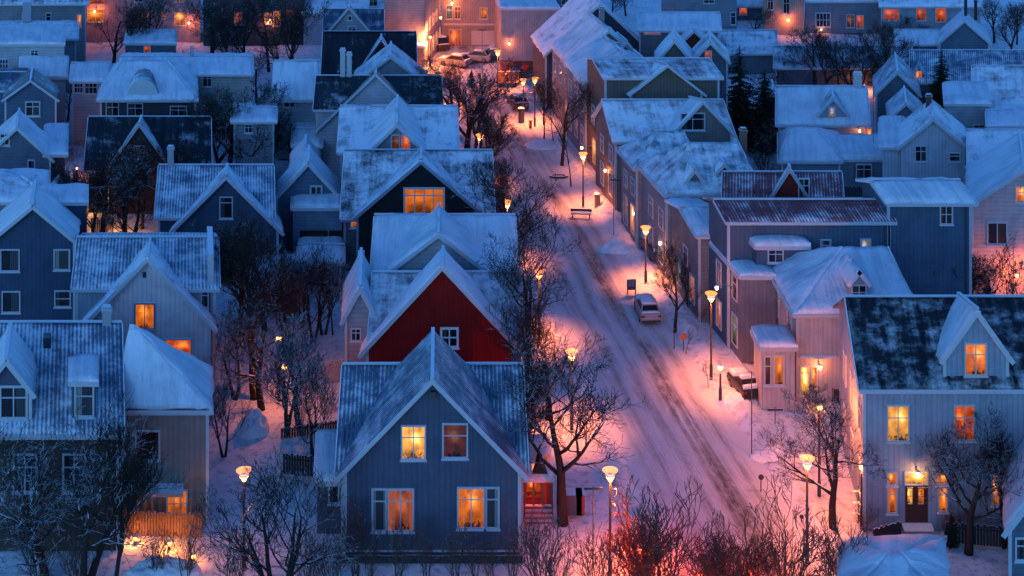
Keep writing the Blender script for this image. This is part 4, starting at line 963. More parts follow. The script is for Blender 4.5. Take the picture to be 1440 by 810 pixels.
for k, px, py, tp, lb, w in (('kerbside',715,445,290,'fine twigged tree right of the snow heaped cross gable',1.0),('kerbside',752,600,420,'fine twigged tree rising past the red gable eave',1.0),
    ('kerbside',735,690,500,'fine twigged tree behind the slate blue house roof',.8),('kerbside',700,350,225,'fine twigged tree below the black gabled house eave',1.0),('kerbside',694,312,200,'fine twigged kerb tree beyond the black gabled house',.9),
    ('kerbside',668,215,100,'fine twigged tree up the street glowing from its lamp',1.2),('kerbside',645,165,85,'fine twigged tree furthest up the street row',1.2),('kerbside',690,252,140,'fine twigged tree beside the ribbed roofed house',1.1),
    ('frosted',400,460,335,'frosted tree in the middle of the snowy yard',1.0),('frosted',425,455,345,'paler frosted tree right of the yard centre',.9),('frosted',455,470,340,'frosted tree nearest the small snow roofed side house',.9),('frosted',330,560,420,'frosted tree at the pinkish white gable wall',1.0),
    ('frosted',405,610,450,'frosted tree in front of the garden lamps',1.1),('frosted',440,640,500,'frosted tree above the dark picket fence',1.0),('frosted',315,640,520,'frosted tree at the corner of the tan annexe',.9),
    ('multi',100,335,225,'twiggy yard tree among the twinkling lights',1.2),('kerbside',128,345,225,'lamp lit yard tree left of the glowing fence',1.1),('multi',185,345,235,'clumped yard tree right of the glowing fence',1.2),('kerbside',235,305,190,'dark yard tree before the frost lined gable',1.2),('kerbside',200,320,205,'yard tree half hiding the frost lined gable wall',1.2),
    ('kerbside',310,255,120,'dark thicket tree beside the frost lined gable roof',1.3),('kerbside',400,130,-5,'dark thicket tree at the side of the firelit house',1.3),('kerbside',325,125,0,'dark thicket tree before the red stone house window',1.2),('kerbside',185,115,-5,'dark thicket tree before the pink apartment house',1.1),
    ('kerbside',1240,150,30,'dark thicket tree before the white house with fiery windows',1.3),('kerbside',1165,135,35,'dark thicket tree before the very long outbuilding',1.3),('kerbside',1420,82,0,'dark thicket tree by the skyline corner',1.3),('kerbside',1350,478,345,'dark thicket tree above the snow flecked roof ridge',1.3)):
    tree(k, px, py, tp, lb, w)
# ------------------------------------------------------------------ lamps
LAMPC = (1.0, 0.215, 0.058)
def light(parent, loc, power, col=LAMPC, r=0.12, spot=False):
    d = bpy.data.lights.new('bulb_light', 'SPOT' if spot else 'POINT'); d.energy = power
    if spot: d.spot_size = R(102); d.spot_blend = 1.0
    d.color = col; d.shadow_soft_size = r
    o = bpy.data.objects.new('bulb_light', d); COL.objects.link(o); o.parent = parent; o.location = loc; return o
metal = m_trim((0.045, 0.045, 0.05))
LP = 1950.0
def street_lamp(px, head, base, label, power=1.0, lit=True, style='cone', group='lit street lamps along the snowy road'):
    x, y = gp(px, base); z = PZ(head, y)
    o = thing('street_lamp', label, 'street lamp', (x, y, 0), group=group)
    mb = MB(); mb.lathe([(.11,-.1),(.11,.9),(.075,1.0),(.065,z-.62),(.045,z-.45)], 10); mb.lathe([(.13,.0),(.13,.06),(.09,.08)], 10); mb.build('pole', metal, o, smooth=True)
    if style == 'cone':
        g = MB(); g.lathe([(.04,z-.58),(.08,z-.53),(.22,z-.30),(.24,z-.26)], 16); g.build('lamp_glass', m_diffuser((1.0,.40,.07), 4.0), o, smooth=True)
        c = MB(); c.lathe([(.19,z-.20),(.27,z-.11),(.40,z+.0),(.42,z+.02)], 20); c.build('lamp_shade', m_diffuser((1.0,.24,.02), 1.1), o, smooth=True)
        c = MB(); c.lathe([(.24,z-.255),(.25,z-.23),(.18,z-.21),(.001,z-.20)], 16); c.build('lamp_cap', metal, o, smooth=True)
        c = MB(); c.lathe([(.415,z+.01),(.435,z+.025),(.415,z+.04)], 20); c.build('shade_rim', metal, o, smooth=True)
        for k in range(3):
            a = k*2.094; s = MB(); s.tube([(.06*math.cos(a),.06*math.sin(a),z-.60),(.26*math.cos(a),.26*math.sin(a),z-.25),(.39*math.cos(a),.39*math.sin(a),z-.01)], [.011,.011,.011], 4); s.build('stay', metal, o)
        zl = z-.5
    else:
        g = MB(); g.lathe([(.05,z-.2),(.13,z-.14),(.17,z-.02),(.13,z+.1),(.05,z+.15)], 14); g.build('lamp_glass', m_diffuser((1.0,.40,.08), 3.0), o, smooth=True)
        c = MB(); c.lathe([(.16,z+.10),(.10,z+.17),(.03,z+.21),(.001,z+.26)], 12); c.build('lamp_cap', metal, o, smooth=True); zl = z
    if lit: light(o, (0,0,zl), LP*power, spot=(style == 'cone'))
    return o
street_lamp(858, 662, 812, 'street lamp in front of the burning red shrub', 1.0)
street_lamp(1135, 645, 790, 'street lamp nearest the pale blue house corner', .9)
street_lamp(1000, 413, 532, 'street lamp at the pavement before the stepped house', 1.1)
street_lamp(908, 320, 398, 'street lamp beyond the parked white car', 1.3)
street_lamp(820, 216, 291, 'street lamp before the snow covered bench', 1.4)
street_lamp(736, 112, 172, 'left lamp of the twin lamps up the street', 1.3)
street_lamp(752, 110, 178, 'right lamp of the twin lamps up the street', .9)
street_lamp(700, 72, 128, 'street lamp beside the red lit trailer', 1.3)
street_lamp(713, 283, 372, 'street lamp tight beside the black gabled house tree', 1.1)
street_lamp(758, 381, 480, 'street lamp in the branches beside the snow heaped cross gable', 1.2)
street_lamp(804, 494, 606, 'street lamp glowing through the tall street tree crown', 1.3)
street_lamp(675, 190, 262, 'street lamp beyond the dense tree at the twin window gable', 1.5)
street_lamp(600, 95, 160, 'round lamp peeping over the tarred black house', .8, style='globe')
street_lamp(605, 52, 98, 'round lamp before the lit shop row', 1.0, style='globe')
street_lamp(1152, 572, 700, 'bright round lamp on a post by the villa porch', .45, style='globe')
street_lamp(1013, 516, 566, 'short garden lamp on the villa side pavement', .10, style='globe')
street_lamp(392, 475, 566, 'globe garden lamp, the taller of the pair among bare trees', .07, style='globe')
street_lamp(400, 516, 572, 'globe garden lamp, the lower of the pair among bare trees', .05, style='globe')
street_lamp(343, 662, 800, 'bright basket lamp among the snowy garden trees', .12)
street_lamp(1212, 655, 742, 'faint lantern at the pale blue house side path', .08, style='globe')

WL, YL = .30, .30
def wall_lamp(px, py, Y, label, power, col=LAMPC, N=(0,-1,0), out=.35, vis=4.0):
    x, z = PX(px, Y), PZ(py, Y); n = Vector(N)
    o = thing('wall_lamp', label, 'wall lamp', (x, Y, z))
    b = MB(); b.beam((0,0,.18), tuple(n*out + Vector((0,0,.18))), .04, .04); b.box(-.06,.06,-.06,.06,-.05,.2); b.build('bracket', metal, o)
    g = MB(); g.lathe([(.05,-.14),(.10,-.08),(.12,.06),(.06,.14)], 10, tuple(n*out)); g.build('lamp_glass', m_diffuser((1.0,.5,.15), vis), o)
    c = MB(); c.lathe([(.13,.145),(.05,.22),(.001,.24)], 10, tuple(n*out)); c.build('lamp_cap', metal, o)
    light(o, tuple(n*(out+.02)), power*WL, col, .08); return o
wall_lamp(831, 208, 139.0, 'brilliant wall lamp on the brown terrace front', 420, N=(-1,0,0), out=.9, vis=6)
wall_lamp(862, 240, 130.5, 'wall lamp low on the brown terrace pavement side', 140, N=(-1,0,0), out=.7)
wall_lamp(903, 300, 121.0, 'wall lamp on the street side of the pale icy roofed house', 220, N=(-1,0,0), out=.7)
wall_lamp(937, 342, 113.0, 'small wall lamp at the grey hip roofed house', 40, N=(-1,0,0), out=.5)
wall_lamp(1028, 405, 99.5, 'wall lamp above the stepped house pavement', 60, N=(-1,0,0), out=1.0)
wall_lamp(1151, 512, 93.4, 'porch lamp in the villa doorway', 110, out=.5)
wall_lamp(636, 3, 190, 'bright lamp under the eaves of the pink corner building', 300, out=.8, vis=6)
wall_lamp(610, 25, 184, 'wall lamp on the lit shop row', 170, N=(1,0,0), out=.9, vis=5)
wall_lamp(716, 60, 178, 'doorway lamp on the plain pinkish block', 150, out=.6)
wall_lamp(1107, 27, 196, 'bright wall lamp on the peach house', 330, out=.7, vis=6)
wall_lamp(1154, 41, 197, 'low lamp below the white framed window of the slate house', 60, out=.5)
wall_lamp(1422, 378, 110, 'wall lamp reddening the pinkish gabled house front', 1100, (1,.20,.06), out=1.3, vis=1.6)
wall_lamp(136, 14, 192, 'wall lamp beside the pink lit apartment windows', 320, out=1.0, vis=5)
wall_lamp(268, 30, 192, 'wall lamp at the end of the pink lit apartment house', 260, out=1.0, vis=4)
wall_lamp(378, 30, 190, 'wall lamp on the firelit dark stone house', 240, out=.8)
wall_lamp(1288, 661, 79, 'lamp over the front door of the pale blue house', 70, (1,.36,.1), out=.45, vis=3)
wall_lamp(1207, 182, 140, 'small lamp by the lit door of the mansard house', 40, out=.5, vis=2)

# posts with lights in yards: bollard lamps
def yard_lamp(px, py, label, power, col=LAMPC, h=.9):
    x, y = gp(px, py); o = thing('bollard_lamp', label, 'bollard lamp', (x, y, 0))
    b = MB(); b.lathe([(.09,-.1),(.09,h-.26)], 10); b.build('post', metal, o, smooth=True)
    g = MB(); g.lathe([(.085,h-.26),(.085,h-.04)], 10); g.build('lamp_glass', m_diffuser((col[0],col[1]*1.4,col[2]*1.3), 3), o)
    c = MB(); c.lathe([(.11,h-.04),(.10,h+.03),(.001,h+.05)], 10); c.build('lamp_cap', metal, o, smooth=True)
    light(o, (0,0,h-.13), power*YL, col, .06)
yard_lamp(238, 772, 'amber garden light on the snow before the tan annexe', 260, (1,.27,.05), .45)
yard_lamp(190, 765, 'second amber garden light near the dark house corner', 150, (1,.27,.05), .45)
yard_lamp(272, 790, 'amber garden light low beside the rounded snow heap', 70, (1,.27,.05), .45)
RED = (1.0, 0.085, 0.02)
yard_lamp(905, 808, 'red garden light hidden inside the burning red shrub', 2300, RED, 1.5)
yard_lamp(1052, 832, 'red garden light low in the rust red shrub', 750, RED, 1.2)
yard_lamp(985, 835, 'red garden light at the foot of the hedge', 280, RED, 1.1)
yard_lamp(145, 328, 'garden light before the glowing yard fence', 340, (1,.36,.10))
yard_lamp(176, 332, 'garden light under the bare tree beside the glowing yard', 200, (1,.36,.10))
yard_lamp(108, 255, 'garden light tinting the snow beside the frost lined gable', 300, (1,.26,.16), 1.4)
yard_lamp(85, 288, 'twinkling garden light near the pink mound roof', 300, (1,.40,.08))
yard_lamp(112, 300, 'twinkling garden light between two yard trees', 260, (1,.40,.08))
yard_lamp(96, 306, 'twinkling garden light by the little dark shed', 200, (1,.40,.08))
yard_lamp(300, 172, 'garden light under the thicket by the snow range', 120, (1,.3,.08))
yard_lamp(1215, 128, 'garden light reddening the bare tree before the outbuilding', 420, (1,.25,.06))
yard_lamp(1072, 262, 'garden light behind the grey hip roofed house', 60, (1,.28,.1))
yard_lamp(298, 165, 'garden light by the low white range wall', 60, (1,.3,.08))

# ------------------------------------------------------------------ vehicles
def car_parts(root, body, L=4.3, W=1.74, Ht=1.42, snow=0.06, tail=True):
    bm = MB(); hw = W/2
    def loft(sec, mb):
        rings = []
        for (y, z0, z1, w0, w1) in sec: rings.append([(-w0,y,z0),(w0,y,z0),(w1,y,z1*.72+z0*.28),(w1*.93,y,z1),(-w1*.93,y,z1),(-w1,y,z1*.72+z0*.28)])
        for i in range(len(rings)-1):
            for k in range(6): mb.face([rings[i][k],rings[i][(k+1)%6],rings[i+1][(k+1)%6],rings[i+1][k]])
        mb.face(rings[0][::-1]); mb.face(rings[-1])
    l = L/2
    loft([(-l,.36,.80,hw*.86,hw*.9),(-l+.12,.26,.90,hw*.95,hw),(-l+.9,.24,.94,hw,hw),(l-1.4,.24,.92,hw,hw),(l-.25,.27,.80,hw*.95,hw*.97),(l,.36,.66,hw*.82,hw*.86)], bm)
    bm.build('body', body, root)
    cb = MB(); z0 = .92
    P = [(-hw*.86,-l+.35,z0),(hw*.86,-l+.35,z0),(hw*.88,l-1.25,z0),(-hw*.88,l-1.25,z0),(-hw*.68,-l+.85,Ht),(hw*.68,-l+.85,Ht),(hw*.70,l-2.0,Ht),(-hw*.70,l-2.0,Ht)]
    for q in ((0,1,5,4),(1,2,6,5),(2,3,7,6),(3,0,4,7)): cb.face([P[i] for i in q])
    cb.build('windows', m_flat((.02,.022,.028),.12), root)
    rf = MB(); rf.slab((-hw*.72,-l+.78,Ht),(hw*.72,-l+.78,Ht),(hw*.74,l-1.95,Ht),(-hw*.74,l-1.95,Ht),.06,0); rf.build('roof', body, root)
    for sx in (-1,1):
        p = MB()
        for (a, b) in ((0,4),(1,5),(2,6),(3,7)):
            if (P[a][0] > 0) == (sx > 0): p.beam(P[a], P[b], .08, .08)
        tops = [P[i] for i in (4, 7)] if sx < 0 else [P[i] for i in (5, 6)]; p.beam(tops[0], tops[1], .08, .08); p.build('pillars', body, root)
        for y in (-l+.82, l-.85):
            w = MB(); w.lathe([(.001,-.10),(.22,-.10),(.31,-.07),(.32,.07),(.22,.10),(.001,.10)], 16)
            w.v = [(sx*(hw-.08)+z, y+b_, .32+a_) for (a_, b_, z) in w.v]; wo = w.build('wheel', m_flat((.012,.012,.013),.8), root)
            q = MB(); q.lathe([(.001,.11),(.17,.108),(.2,.09)], 12); q.v = [(sx*(hw-.08)+sx*z, y+b_, .32+a_) for (a_, b_, z) in q.v]; q.build('rim', m_flat((.25,.25,.27),.35,.8), wo)
        tl = MB(); tl.box(sx*hw*.80-.13,sx*hw*.80+.13,-l-.012,-l+.1,.66,.80); tl.build('tail_light', m_flat((.25,.012,.01),.3), root)
        hl = MB(); hl.box(sx*hw*.66-.16,sx*hw*.66+.16,l-.1,l+.012,.55,.68); hl.build('headlight', m_flat((.6,.6,.6),.15), root)
    bp = MB(); bp.box(-hw*.9,hw*.9,-l-.06,-l+.02,.32,.46); bp.box(-hw*.88,hw*.88,l-.02,l+.06,.32,.44); bp.build('bumper', m_flat((.05,.05,.05),.6), root)
    if snow > 0:
        s = MB(); s.slab((-hw*.70,-l+.84,Ht+.01+snow),(hw*.70,-l+.84,Ht+.01+snow),(hw*.70,l-2.02,Ht+.01+snow),(-hw*.70,l-2.02,Ht+.01+snow),snow,.05,.3)
        s.slab((-hw*.84,l-1.2,.93+snow),(hw*.84,l-1.2,.93+snow),(hw*.8,l-.15,.80+snow),(-hw*.8,l-.15,.80+snow),snow,.04,.3)
        s.slab((-hw*.84,-l+.12,.93+snow),(hw*.84,-l+.12,.93+snow),(hw*.8,-l+.36,.95+snow),(-hw*.8,-l+.36,.95+snow),snow,.03,.3); s.build('snow_cover', m_snow('car'), root)
def car(px, py, label, rgb, rz, snow=.06, **k):
    x, y = gp(px, py); o = thing('parked_car', label, 'car', (x, y, 0.02), R(rz)); car_parts(o, m_flat(rgb, .3), snow=snow, **k); return o
car(910, 444, 'white parked car seen from behind with snow on its roof', (.36,.34,.34), 4, .11, L=3.8, W=1.55, Ht=1.30)
car(922, 358, 'parked car under a thick snow blanket by the grey hip roofed house', (.1,.1,.12), 10, .34)
car(669, 86, 'silver estate car parked before the street end garage', (.22,.23,.26), 78, .05, L=4.2)
car(691, 84, 'dark blue car parked behind the silver estate', (.03,.05,.10), 84, .04)
car(618, 68, 'dark pickup like car by the lit shop row', (.04,.045,.06), 20, .09, Ht=1.7)
car(640, 92, 'snowy car nosed in at the head of the street', (.2,.2,.22), 60, .12)
car(728, 150, 'low dark car with a snow cap by the market trailer', (.03,.03,.04), 12, .10)
car(466, 338, 'snow blanketed car before the dark open garage', (.05,.05,.06), 90, .30)
car(1047, 552, 'snowed in car tucked beside the villa bay', (.03,.03,.035), 12, .22, L=3.2, W=1.5, Ht=1.25)

# ------------------------------------------------------------------ street furniture
def bench(px, py, label):
    x, y = gp(px, py); o = thing('bench', label, 'bench', (x, y, 0), R(-6), sc=(.85,.8,.8)); wood = m_trim((.10,.07,.05))
    a = MB(); a.box(-1.1,1.1,-.25,.22,.40,.46); a.build('seat', wood, o)
    a = MB(); a.beam((-1.1,.26,.72),(1.1,.26,.72),.05,.34); a.build('backrest', wood, o)
    for s in (-1,1):
        a = MB(); a.box(s*.9-.04,s*.9+.04,-.22,.26,0,.398); a.box(s*.9-.04,s*.9+.04,.29,.34,0,.9); a.build('leg', metal, o)
    a = MB(); a.slab((-1.08,-.24,.62),(1.08,-.24,.62),(1.08,.2,.66),(-1.08,.2,.66),.15,.06,.25); a.build('snow_cover', m_snow('bench'), o)
bench(817, 306, 'snow covered bench at the kerb beside the street lamp')
def low_wreck(px, py, label):
    x, y = gp(px, py); m = MB(); m.lathe([(.9,0),(.92,.28),(.7,.30),(.65,.12),(.001,.1)], 16); m.v = [(a*1.0,b*.42,c*.6) for a,b,c in m.v]
    o = m.build('planter', m_trim((.06,.05,.05)), smooth=False); o.location = (x,y,0); tag(o, label, 'planter')
low_wreck(786, 249, 'oval snow filled planter on the pavement by the brown terrace')
def board_sign(px, py, label, rgb, w=.8, h=1.1):
    x, y = gp(px, py); o = thing('notice_board', label, 'sign', (x, y, 0), R(5))
    a = MB(); a.box(-w/2,w/2,-.03,.03,.35,.35+h); a.build('panel', m_flat(rgb), o)
    a = MB(); a.box(-w/2-.05,w/2+.05,-.035,.035,.352+h,.43+h); a.build('cap', m_trim((.1,.12,.16)), o)
    for s in (-1,1):
        a = MB(); a.box(s*w/2-.04,s*w/2+.04,-.04,.04,-.1,.348+h); a.build('leg', m_flat((.03,.035,.05)), o)
        a = MB(); a.box(s*w*.2-.1,s*w*.2+.1,-.045,-.031,.6,1.15); a.build('poster', m_flat((.16,.2,.30)), o)
board_sign(888, 414, 'dark blue notice board standing in snow beyond the parked white car', (.03,.05,.10), .62, .75)
def road_sign(px, py, top, label, rgb, r=.3, disc=True, arm=False):
    x, y = gp(px, py); z = PZ(top, y); o = thing('sign_post', label, 'sign', (x, y, 0), 0)
    a = MB(); a.tube([(0,0,-.1),(0,0,z)], [.035,.03], 8); a.build('post', m_trim((.08,.08,.085)), o)
    if disc:
        a = MB(); a.lathe([(.001,-.02),(r,-.02),(r,.02),(.001,.02)], 18); a.v = [(p,-.06+c,z-r*.6+q) for p,q,c in a.v]; a.build('disc', m_flat(rgb,.5), o)
    if arm:
        a = MB(); a.box(-.5,.5,-.02,.02,z-.25,z-.12); a.build('crossarm', metal, o)
road_sign(961, 492, 470, 'orange round sign on a short post by the sapling', (.5,.12,.015), .22)
road_sign(948, 490, 462, 'thin bare sign post left of the orange round sign', (.1,.1,.1), disc=False)
road_sign(1057, 640, 522, 'tall unlit pole with a low crossbar standing in trodden snow', (.1,.1,.1), disc=False)
road_sign(863, 330, 262, 'slim dark pole before the brown corner house', (.1,.1,.1), disc=False)
road_sign(865, 300, 250, 'thin post with a small arm at the brown corner', (.1,.1,.1), disc=False, arm=True)
road_sign(834, 800, 682, 'utility post with a crossarm beside the near street lamp', (.1,.1,.1), disc=False, arm=True)
road_sign(1090, 596, 572, 'short wooden marker post below the villa bay', (.1,.06,.04), disc=False, arm=True)
road_sign(738, 118, 92, 'red round traffic sign by the red lit trailer', (.5,.02,.02), .35)
road_sign(1070, 690, 668, 'small knobbed plant marker in the trodden snow', (.05,.05,.05), .16)
road_sign(1127, 732, 724, 'stubby dark bollard sign near the pavement lamp', (.03,.03,.03), .12)
road_sign(678, 118, 40, 'thin direction post with a small arm before the street end', (.2,.2,.2), disc=False, arm=True)
road_sign(690, 128, 112, 'short green waste post beside the street end bollards', (.05,.1,.1), .12)
def bollard(px, py, label, rgb, r=.16, h=1.0, group=None):
    x, y = gp(px, py); a = MB(); a.lathe([(r,-.1),(r,h-.12),(r*1.15,h-.1),(r*1.15,h-.02),(r*.5,h+.06),(.001,h+.07)], 12)
    o = a.build('bollard', m_trim(rgb), smooth=False); o.location = (x,y,0); tag(o, label, 'bollard', group)
bollard(840, 292, 'stout orange lit pillar in the snow beside the street lamp', (.40,.22,.14), .26, 1.3)
for px in (675, 681): bollard(px, 121, 'brown wooden bollard of the close pair at the street end', (.14,.06,.04), .1, 1.6, 'paired wooden bollards')
bollard(699, 137, 'squat dark bollard on the pavement near the red lit trailer', (.03,.05,.07), .2, .9)
bollard(733, 172, 'grey parking post foot by the twin lamps', (.05,.07,.10), .3, 1.6)
bollard(746, 180, 'orange tinted hydrant by the twin lamps', (.35,.14,.05), .18, .9)
# red lit trailer at the street end
x, y = gp(714, 121); o = thing('market_trailer', 'red lit market trailer with a railed deck near the street end', 'trailer', (x, y, 0), R(4))
a = MB(); a.box(-1.4,1.4,-.8,.8,.5,.62); a.build('deck', m_trim((.1,.04,.03)), o)
a = MB(); a.box(-1.3,1.3,-.72,-.66,.625,1.75); a.build('panel', m_glow('red'), o)
for sx in (-1,0,1):
    a = MB(); a.box(sx*1.36-.05,sx*1.36+.05,-.8,-.73,.62,1.9); a.build('rail_post', m_trim((.06,.03,.03)), o)
a = MB(); a.box(-1.42,1.42,-.82,-.7,1.902,2.0); a.build('rail', m_trim((.3,.3,.32)), o)
for sx in (-.8,.8):
    a = MB(); a.lathe([(.001,-.08),(.3,-.08),(.3,.08),(.001,.08)], 14); a.v = [(sx+p, -.6+c, .3+q) for p,q,c in a.v]; a.build('wheel', m_flat((.012,.012,.013)), o)
a = MB(); a.box(-.9,.6,.1,.75,.622,2.9); a.build('cabin', m_wall((.35,.12,.07),'s'), o); light(o, (-.2,-1.3,1.6), 90, (1,.16,.05))

# veranda beside the slate blue house
o = thing('veranda', 'red lit veranda with a snow roof beside the slate blue house', 'veranda', (PX(756,80.5), 80.5, 0))
s = F/80.5
V = lambda px: PX(px,80.5) - PX(756,80.5)
a = MB(); a.slab((V(736),-.4,PZ(668,80.5)),(V(779),-.4,PZ(668,80.5)),(V(774),2.2,PZ(640,80.5)),(V(738),2.2,PZ(640,80.5)),.3,.1,.4); a.build('roof', m_snow('veranda'), o)
a = MB(); z = PZ(652,80.5); a.face([(V(748),-.42,z-.35),(V(770),-.42,z-.35),(V(758),-.42,z+.3)]); a.face([(V(748),-.42,z-.35),(V(758),-.42,z+.3),(V(758),1.2,z+.3)]); a.face([(V(770),-.42,z-.35),(V(758),1.2,z+.3),(V(758),-.42,z+.3)]); a.build('roof_gable', m_flat(BLACK), o)
for px in (738, 750, 763, 776):
    a = MB(); x = V(px); a.box(x-.06,x+.06,-.2,-.08,0,PZ(669,80.5)-.28); a.build('post', m_trim((.2,.12,.1)), o)
a = MB(); a.box(V(738),V(776),.8,.9,0,PZ(670,80.5)-.3); a.build('back_wall', m_wall((.30,.10,.06),'v'), o)
for i in range(4):
    a = MB(); a.box(V(738),V(776),-.30-.24*i,-.08-.24*i,.6-.15*(i+1),.6-.15*i); a.build('step', m_trim((.25,.12,.1)), o)
for z in (.9, 1.25): 
    a = MB(); a.box(V(740),V(761),-.16,-.11,z,z+.07); a.build('rail', m_flat((.2,.03,.02)), o)
fr = MB(); fr.face([(V(741),.795,.6),(V(760),.795,.6),(V(760),.795,1.9),(V(741),.795,1.9)],[(0,0),(1,0),(1,1),(0,1)]); fr.build('window', m_glow('red'), o)
fr = MB(); fr.face([(V(764),.795,2.1),(V(774),.795,2.1),(V(774),.795,2.9),(V(764),.795,2.9)],[(0,0),(1,0),(1,1),(0,1)]); fr.build('window', m_glow('red'), o)
light(o, (V(752),.3,2.5), 26, (1,.2,.06)); light(o, (V(748),.2,.9), 14, (1,.07,.02))
# crates / bins by the street tree
for px, w, rgb, lb in ((804,1.1,(.05,.09,.14),'dark blue waste bin behind the tall street tree'),(816,.45,(.22,.05,.03),'rusty red narrow bin behind the tall street tree')):
    x, y = gp(px, 722); o = thing('waste_bin', lb, 'bin', (x,y,0)); a = MB(); a.box(-w/2,w/2,-.35,.35,.08,1.15); a.build('body', m_flat(rgb), o)
    a = MB(); a.box(-w/2-.04,w/2+.04,-.4,.4,1.152,1.24); a.build('lid', m_trim(rgb), o)

# ------------------------------------------------------------------ fences, walls, masts
def fence(pts, h, label, rgb, name='garden_fence', step=.16, gap=True):
    P = [gp(*p) for p in pts]; o = thing(name, label, 'fence' if 'fence' in name else 'wall', (P[0][0], P[0][1], 0)); ox, oy = P[0]
    bd = MB(); n = 0
    for (a, b) in zip(P, P[1:]):
        L = math.hypot(b[0]-a[0], b[1]-a[1]); k = max(1, int(L/step))
        for i in range(k):
            t0, t1 = i/k, (i+(.8 if gap else 1.0))/k
            A = (a[0]+(b[0]-a[0])*t0-ox, a[1]+(b[1]-a[1])*t0-oy); B = (a[0]+(b[0]-a[0])*t1-ox, a[1]+(b[1]-a[1])*t1-oy); hh = h*(1+.05*math.sin(i*2.7+n))
            bd.beam((*A, hh/2), (*B, hh/2), .05, hh)
        rl = MB(); rl.beam((a[0]-ox,a[1]-oy+.06,h*.75),(b[0]-ox,b[1]-oy+.06,h*.75),.06,.1); rl.build('rail', m_trim(rgb), o); n += 1
    bd.build('boards', m_trim(rgb), o)
fence([(398,666),(478,674)], 1.2, 'dark timber fence across the lower garden', (.02,.018,.018))
fence([(395,618),(478,606)], .7, 'low snowy rail fence behind the garden saplings', (.07,.05,.045))
fence([(168,752),(285,756)], 1.3, 'low boarded fence lit amber before the tan annexe', (.12,.07,.04))
fence([(128,338),(160,338)], 1.9, 'fence lit orange in the glowing yard', (.40,.25,.16))
fence([(1150,560),(1176,566),(1196,575)], .9, 'dark garden railing beside the villa porch', (.03,.03,.03))
fence([(600,118),(640,128),(652,150)], 1.0, 'snowy fence at the street end gardens', (.12,.09,.09))
fence([(1228,770),(1268,758)], 1.0, 'railing beside the front path of the pale blue house', (.03,.03,.035))
fence([(1330,762),(1440,772)], 1.1, 'dark fence below the wide tree at the pale blue house', (.025,.025,.03))
fence([(470,792),(735,792)], .42, 'low dark garden wall before the slate blue house', (.035,.035,.04), 'garden_wall', 1.2, False)
fence([(455,540),(520,532)], 1.5, 'snow topped pale yard wall left of the red gable', (.34,.35,.38), 'garden_wall', 1.5, False)
fence([(700,116),(770,108)], 1.5, 'dark slatted fence before the plain pinkish block', (.06,.04,.045))
fence([(1100,285),(1260,288)], 1.6, 'dark fence under the snow terrace', (.03,.035,.045))
fence([(1250,285),(1330,300)], 1.3, 'hedge high fence at the white gable ended house', (.03,.03,.04))
def mast(px, base, top, z0, label, arms=False, Y=None):
    Y = Y or GY(base); x = PX(px, Y); z = PZ(top, Y); o = thing('mast', label, 'mast', (x, Y, z0))
    a = MB(); a.tube([(0,0,0),(0,0,z-z0)], [.03,.018], 6); a.build('pole', metal, o)
    if arms:
        a = MB()
        for i in range(4): a.beam((-.4+.05*i,0,z-z0-.1-.16*i),(.4-.05*i,0,z-z0-.1-.16*i),.02,.02)
        a.build('aerial', metal, o)
mast(318, 0, 165, 8.5, 'thin white flagpole rising behind the attic window gable', Y=118.2)
mast(628, 0, 290, 7.0, 'black stove pipe on the snow heaped cross gable', Y=106)
mast(1212, 0, 355, 8.0, 'thin aerial on the villa roof', True, Y=97.5)
mast(1228, 262, 128, 0, 'dark drain mast beside the mansard house')
mast(1425, 425, 345, 0, 'dark post against the reddened gable wall')
mast(1262, 262, 215, 0, 'short dark post by the snow terrace')
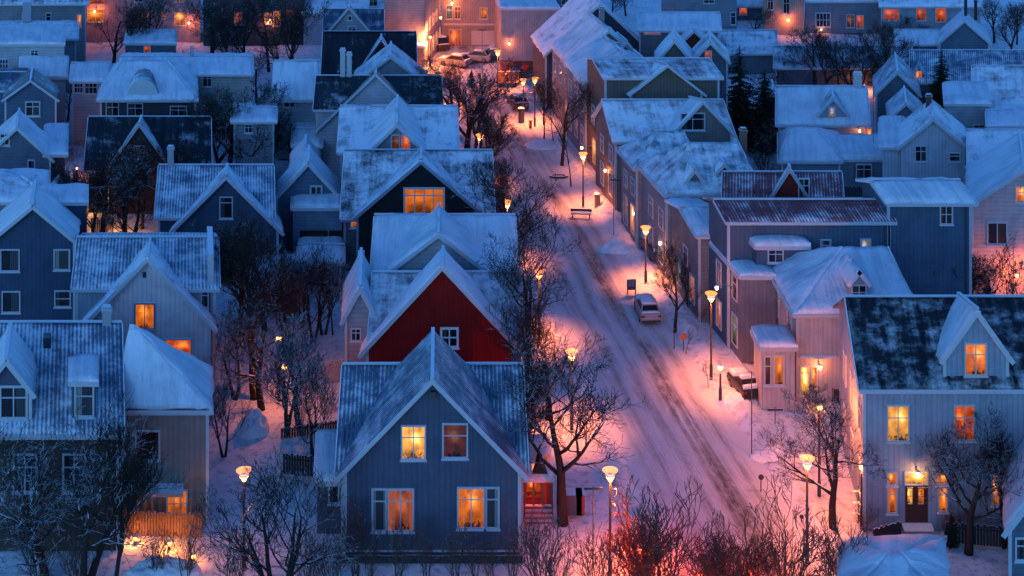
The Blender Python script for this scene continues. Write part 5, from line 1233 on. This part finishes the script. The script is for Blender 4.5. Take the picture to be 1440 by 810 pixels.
# lit string lights by the pale blue house corner
x, y = gp(1207, 735); o = thing('light_garland', 'spiral garland of small red lights at the pale blue house corner', 'garland', (x,y,0)); a = MB(); b = MB()
pts = [(.25*math.cos(i*.9), .25*math.sin(i*.9), .2+i*.09) for i in range(20)]
a.tube(pts, [.012]*20, 4); a.tube([(0,0,-.1),(0,0,2.1)],[.03,.02],6); a.build('cable', metal, o)
for p in pts: b.lathe([(.001,-.05),(.045,-.02),(.045,.02),(.001,.05)], 6, p)
b.build('bulbs', m_emit((1,.3,.12), 1.6), o)

# ------------------------------------------------------------------ light, camera, render
W = bpy.data.worlds.new('World'); SCN.world = W; W.use_nodes = True; nt = W.node_tree; nt.nodes.clear()
sky = nt.nodes.new('ShaderNodeTexSky'); sky.sky_type = 'NISHITA'; sky.sun_disc = False
EL, AZ = 22.0, 200.0
sky.sun_elevation = R(EL); sky.sun_rotation = R(AZ); sky.air_density = 1.0; sky.ozone_density = 3.0; sky.dust_density = 0.5
mx = nt.nodes.new('ShaderNodeMix'); mx.data_type = 'RGBA'; mx.blend_type = 'MULTIPLY'; mx.inputs[0].default_value = 1.0
nt.links.new(sky.outputs[0], mx.inputs[6]); mx.inputs[7].default_value = (0.19, 0.48, 0.86, 1)      # deep twilight blue
bg = nt.nodes.new('ShaderNodeBackground'); bg.inputs[1].default_value = 0.115
nt.links.new(mx.outputs[2], bg.inputs[0]); out = nt.nodes.new('ShaderNodeOutputWorld'); nt.links.new(bg.outputs[0], out.inputs[0])
sd = bpy.data.lights.new('sun', 'SUN'); sd.energy = 0.02; sd.angle = R(25); sd.color = (.55,.72,1.0)
so = bpy.data.objects.new('sun', sd); COL.objects.link(so); so.rotation_euler = (R(90-EL), 0, R(180-AZ))
cd = bpy.data.cameras.new('camera'); cd.sensor_width = 36; cd.lens = F/1440*36; cd.shift_y = -(405-YH)/1440.0; cd.clip_end = 2000; cd.clip_start = .5
co = bpy.data.objects.new('camera', cd); COL.objects.link(co); co.location = (0,0,H); co.rotation_euler = (R(90),0,0); SCN.camera = co
vs = SCN.view_settings; vs.view_transform = 'Standard'; vs.look = 'None'; vs.gamma = 1.0; vs.exposure = 1.12; vs.use_curve_mapping = False
SCN.render.engine = 'CYCLES'; c = SCN.cycles; c.use_denoising = True; c.max_bounces = 5; c.diffuse_bounces = 3; c.glossy_bounces = 2; c.transparent_max_bounces = 6; c.sample_clamp_indirect = 4.0
try: c.denoiser = 'OPENIMAGEDENOISE'; c.use_light_tree = True
except Exception: pass
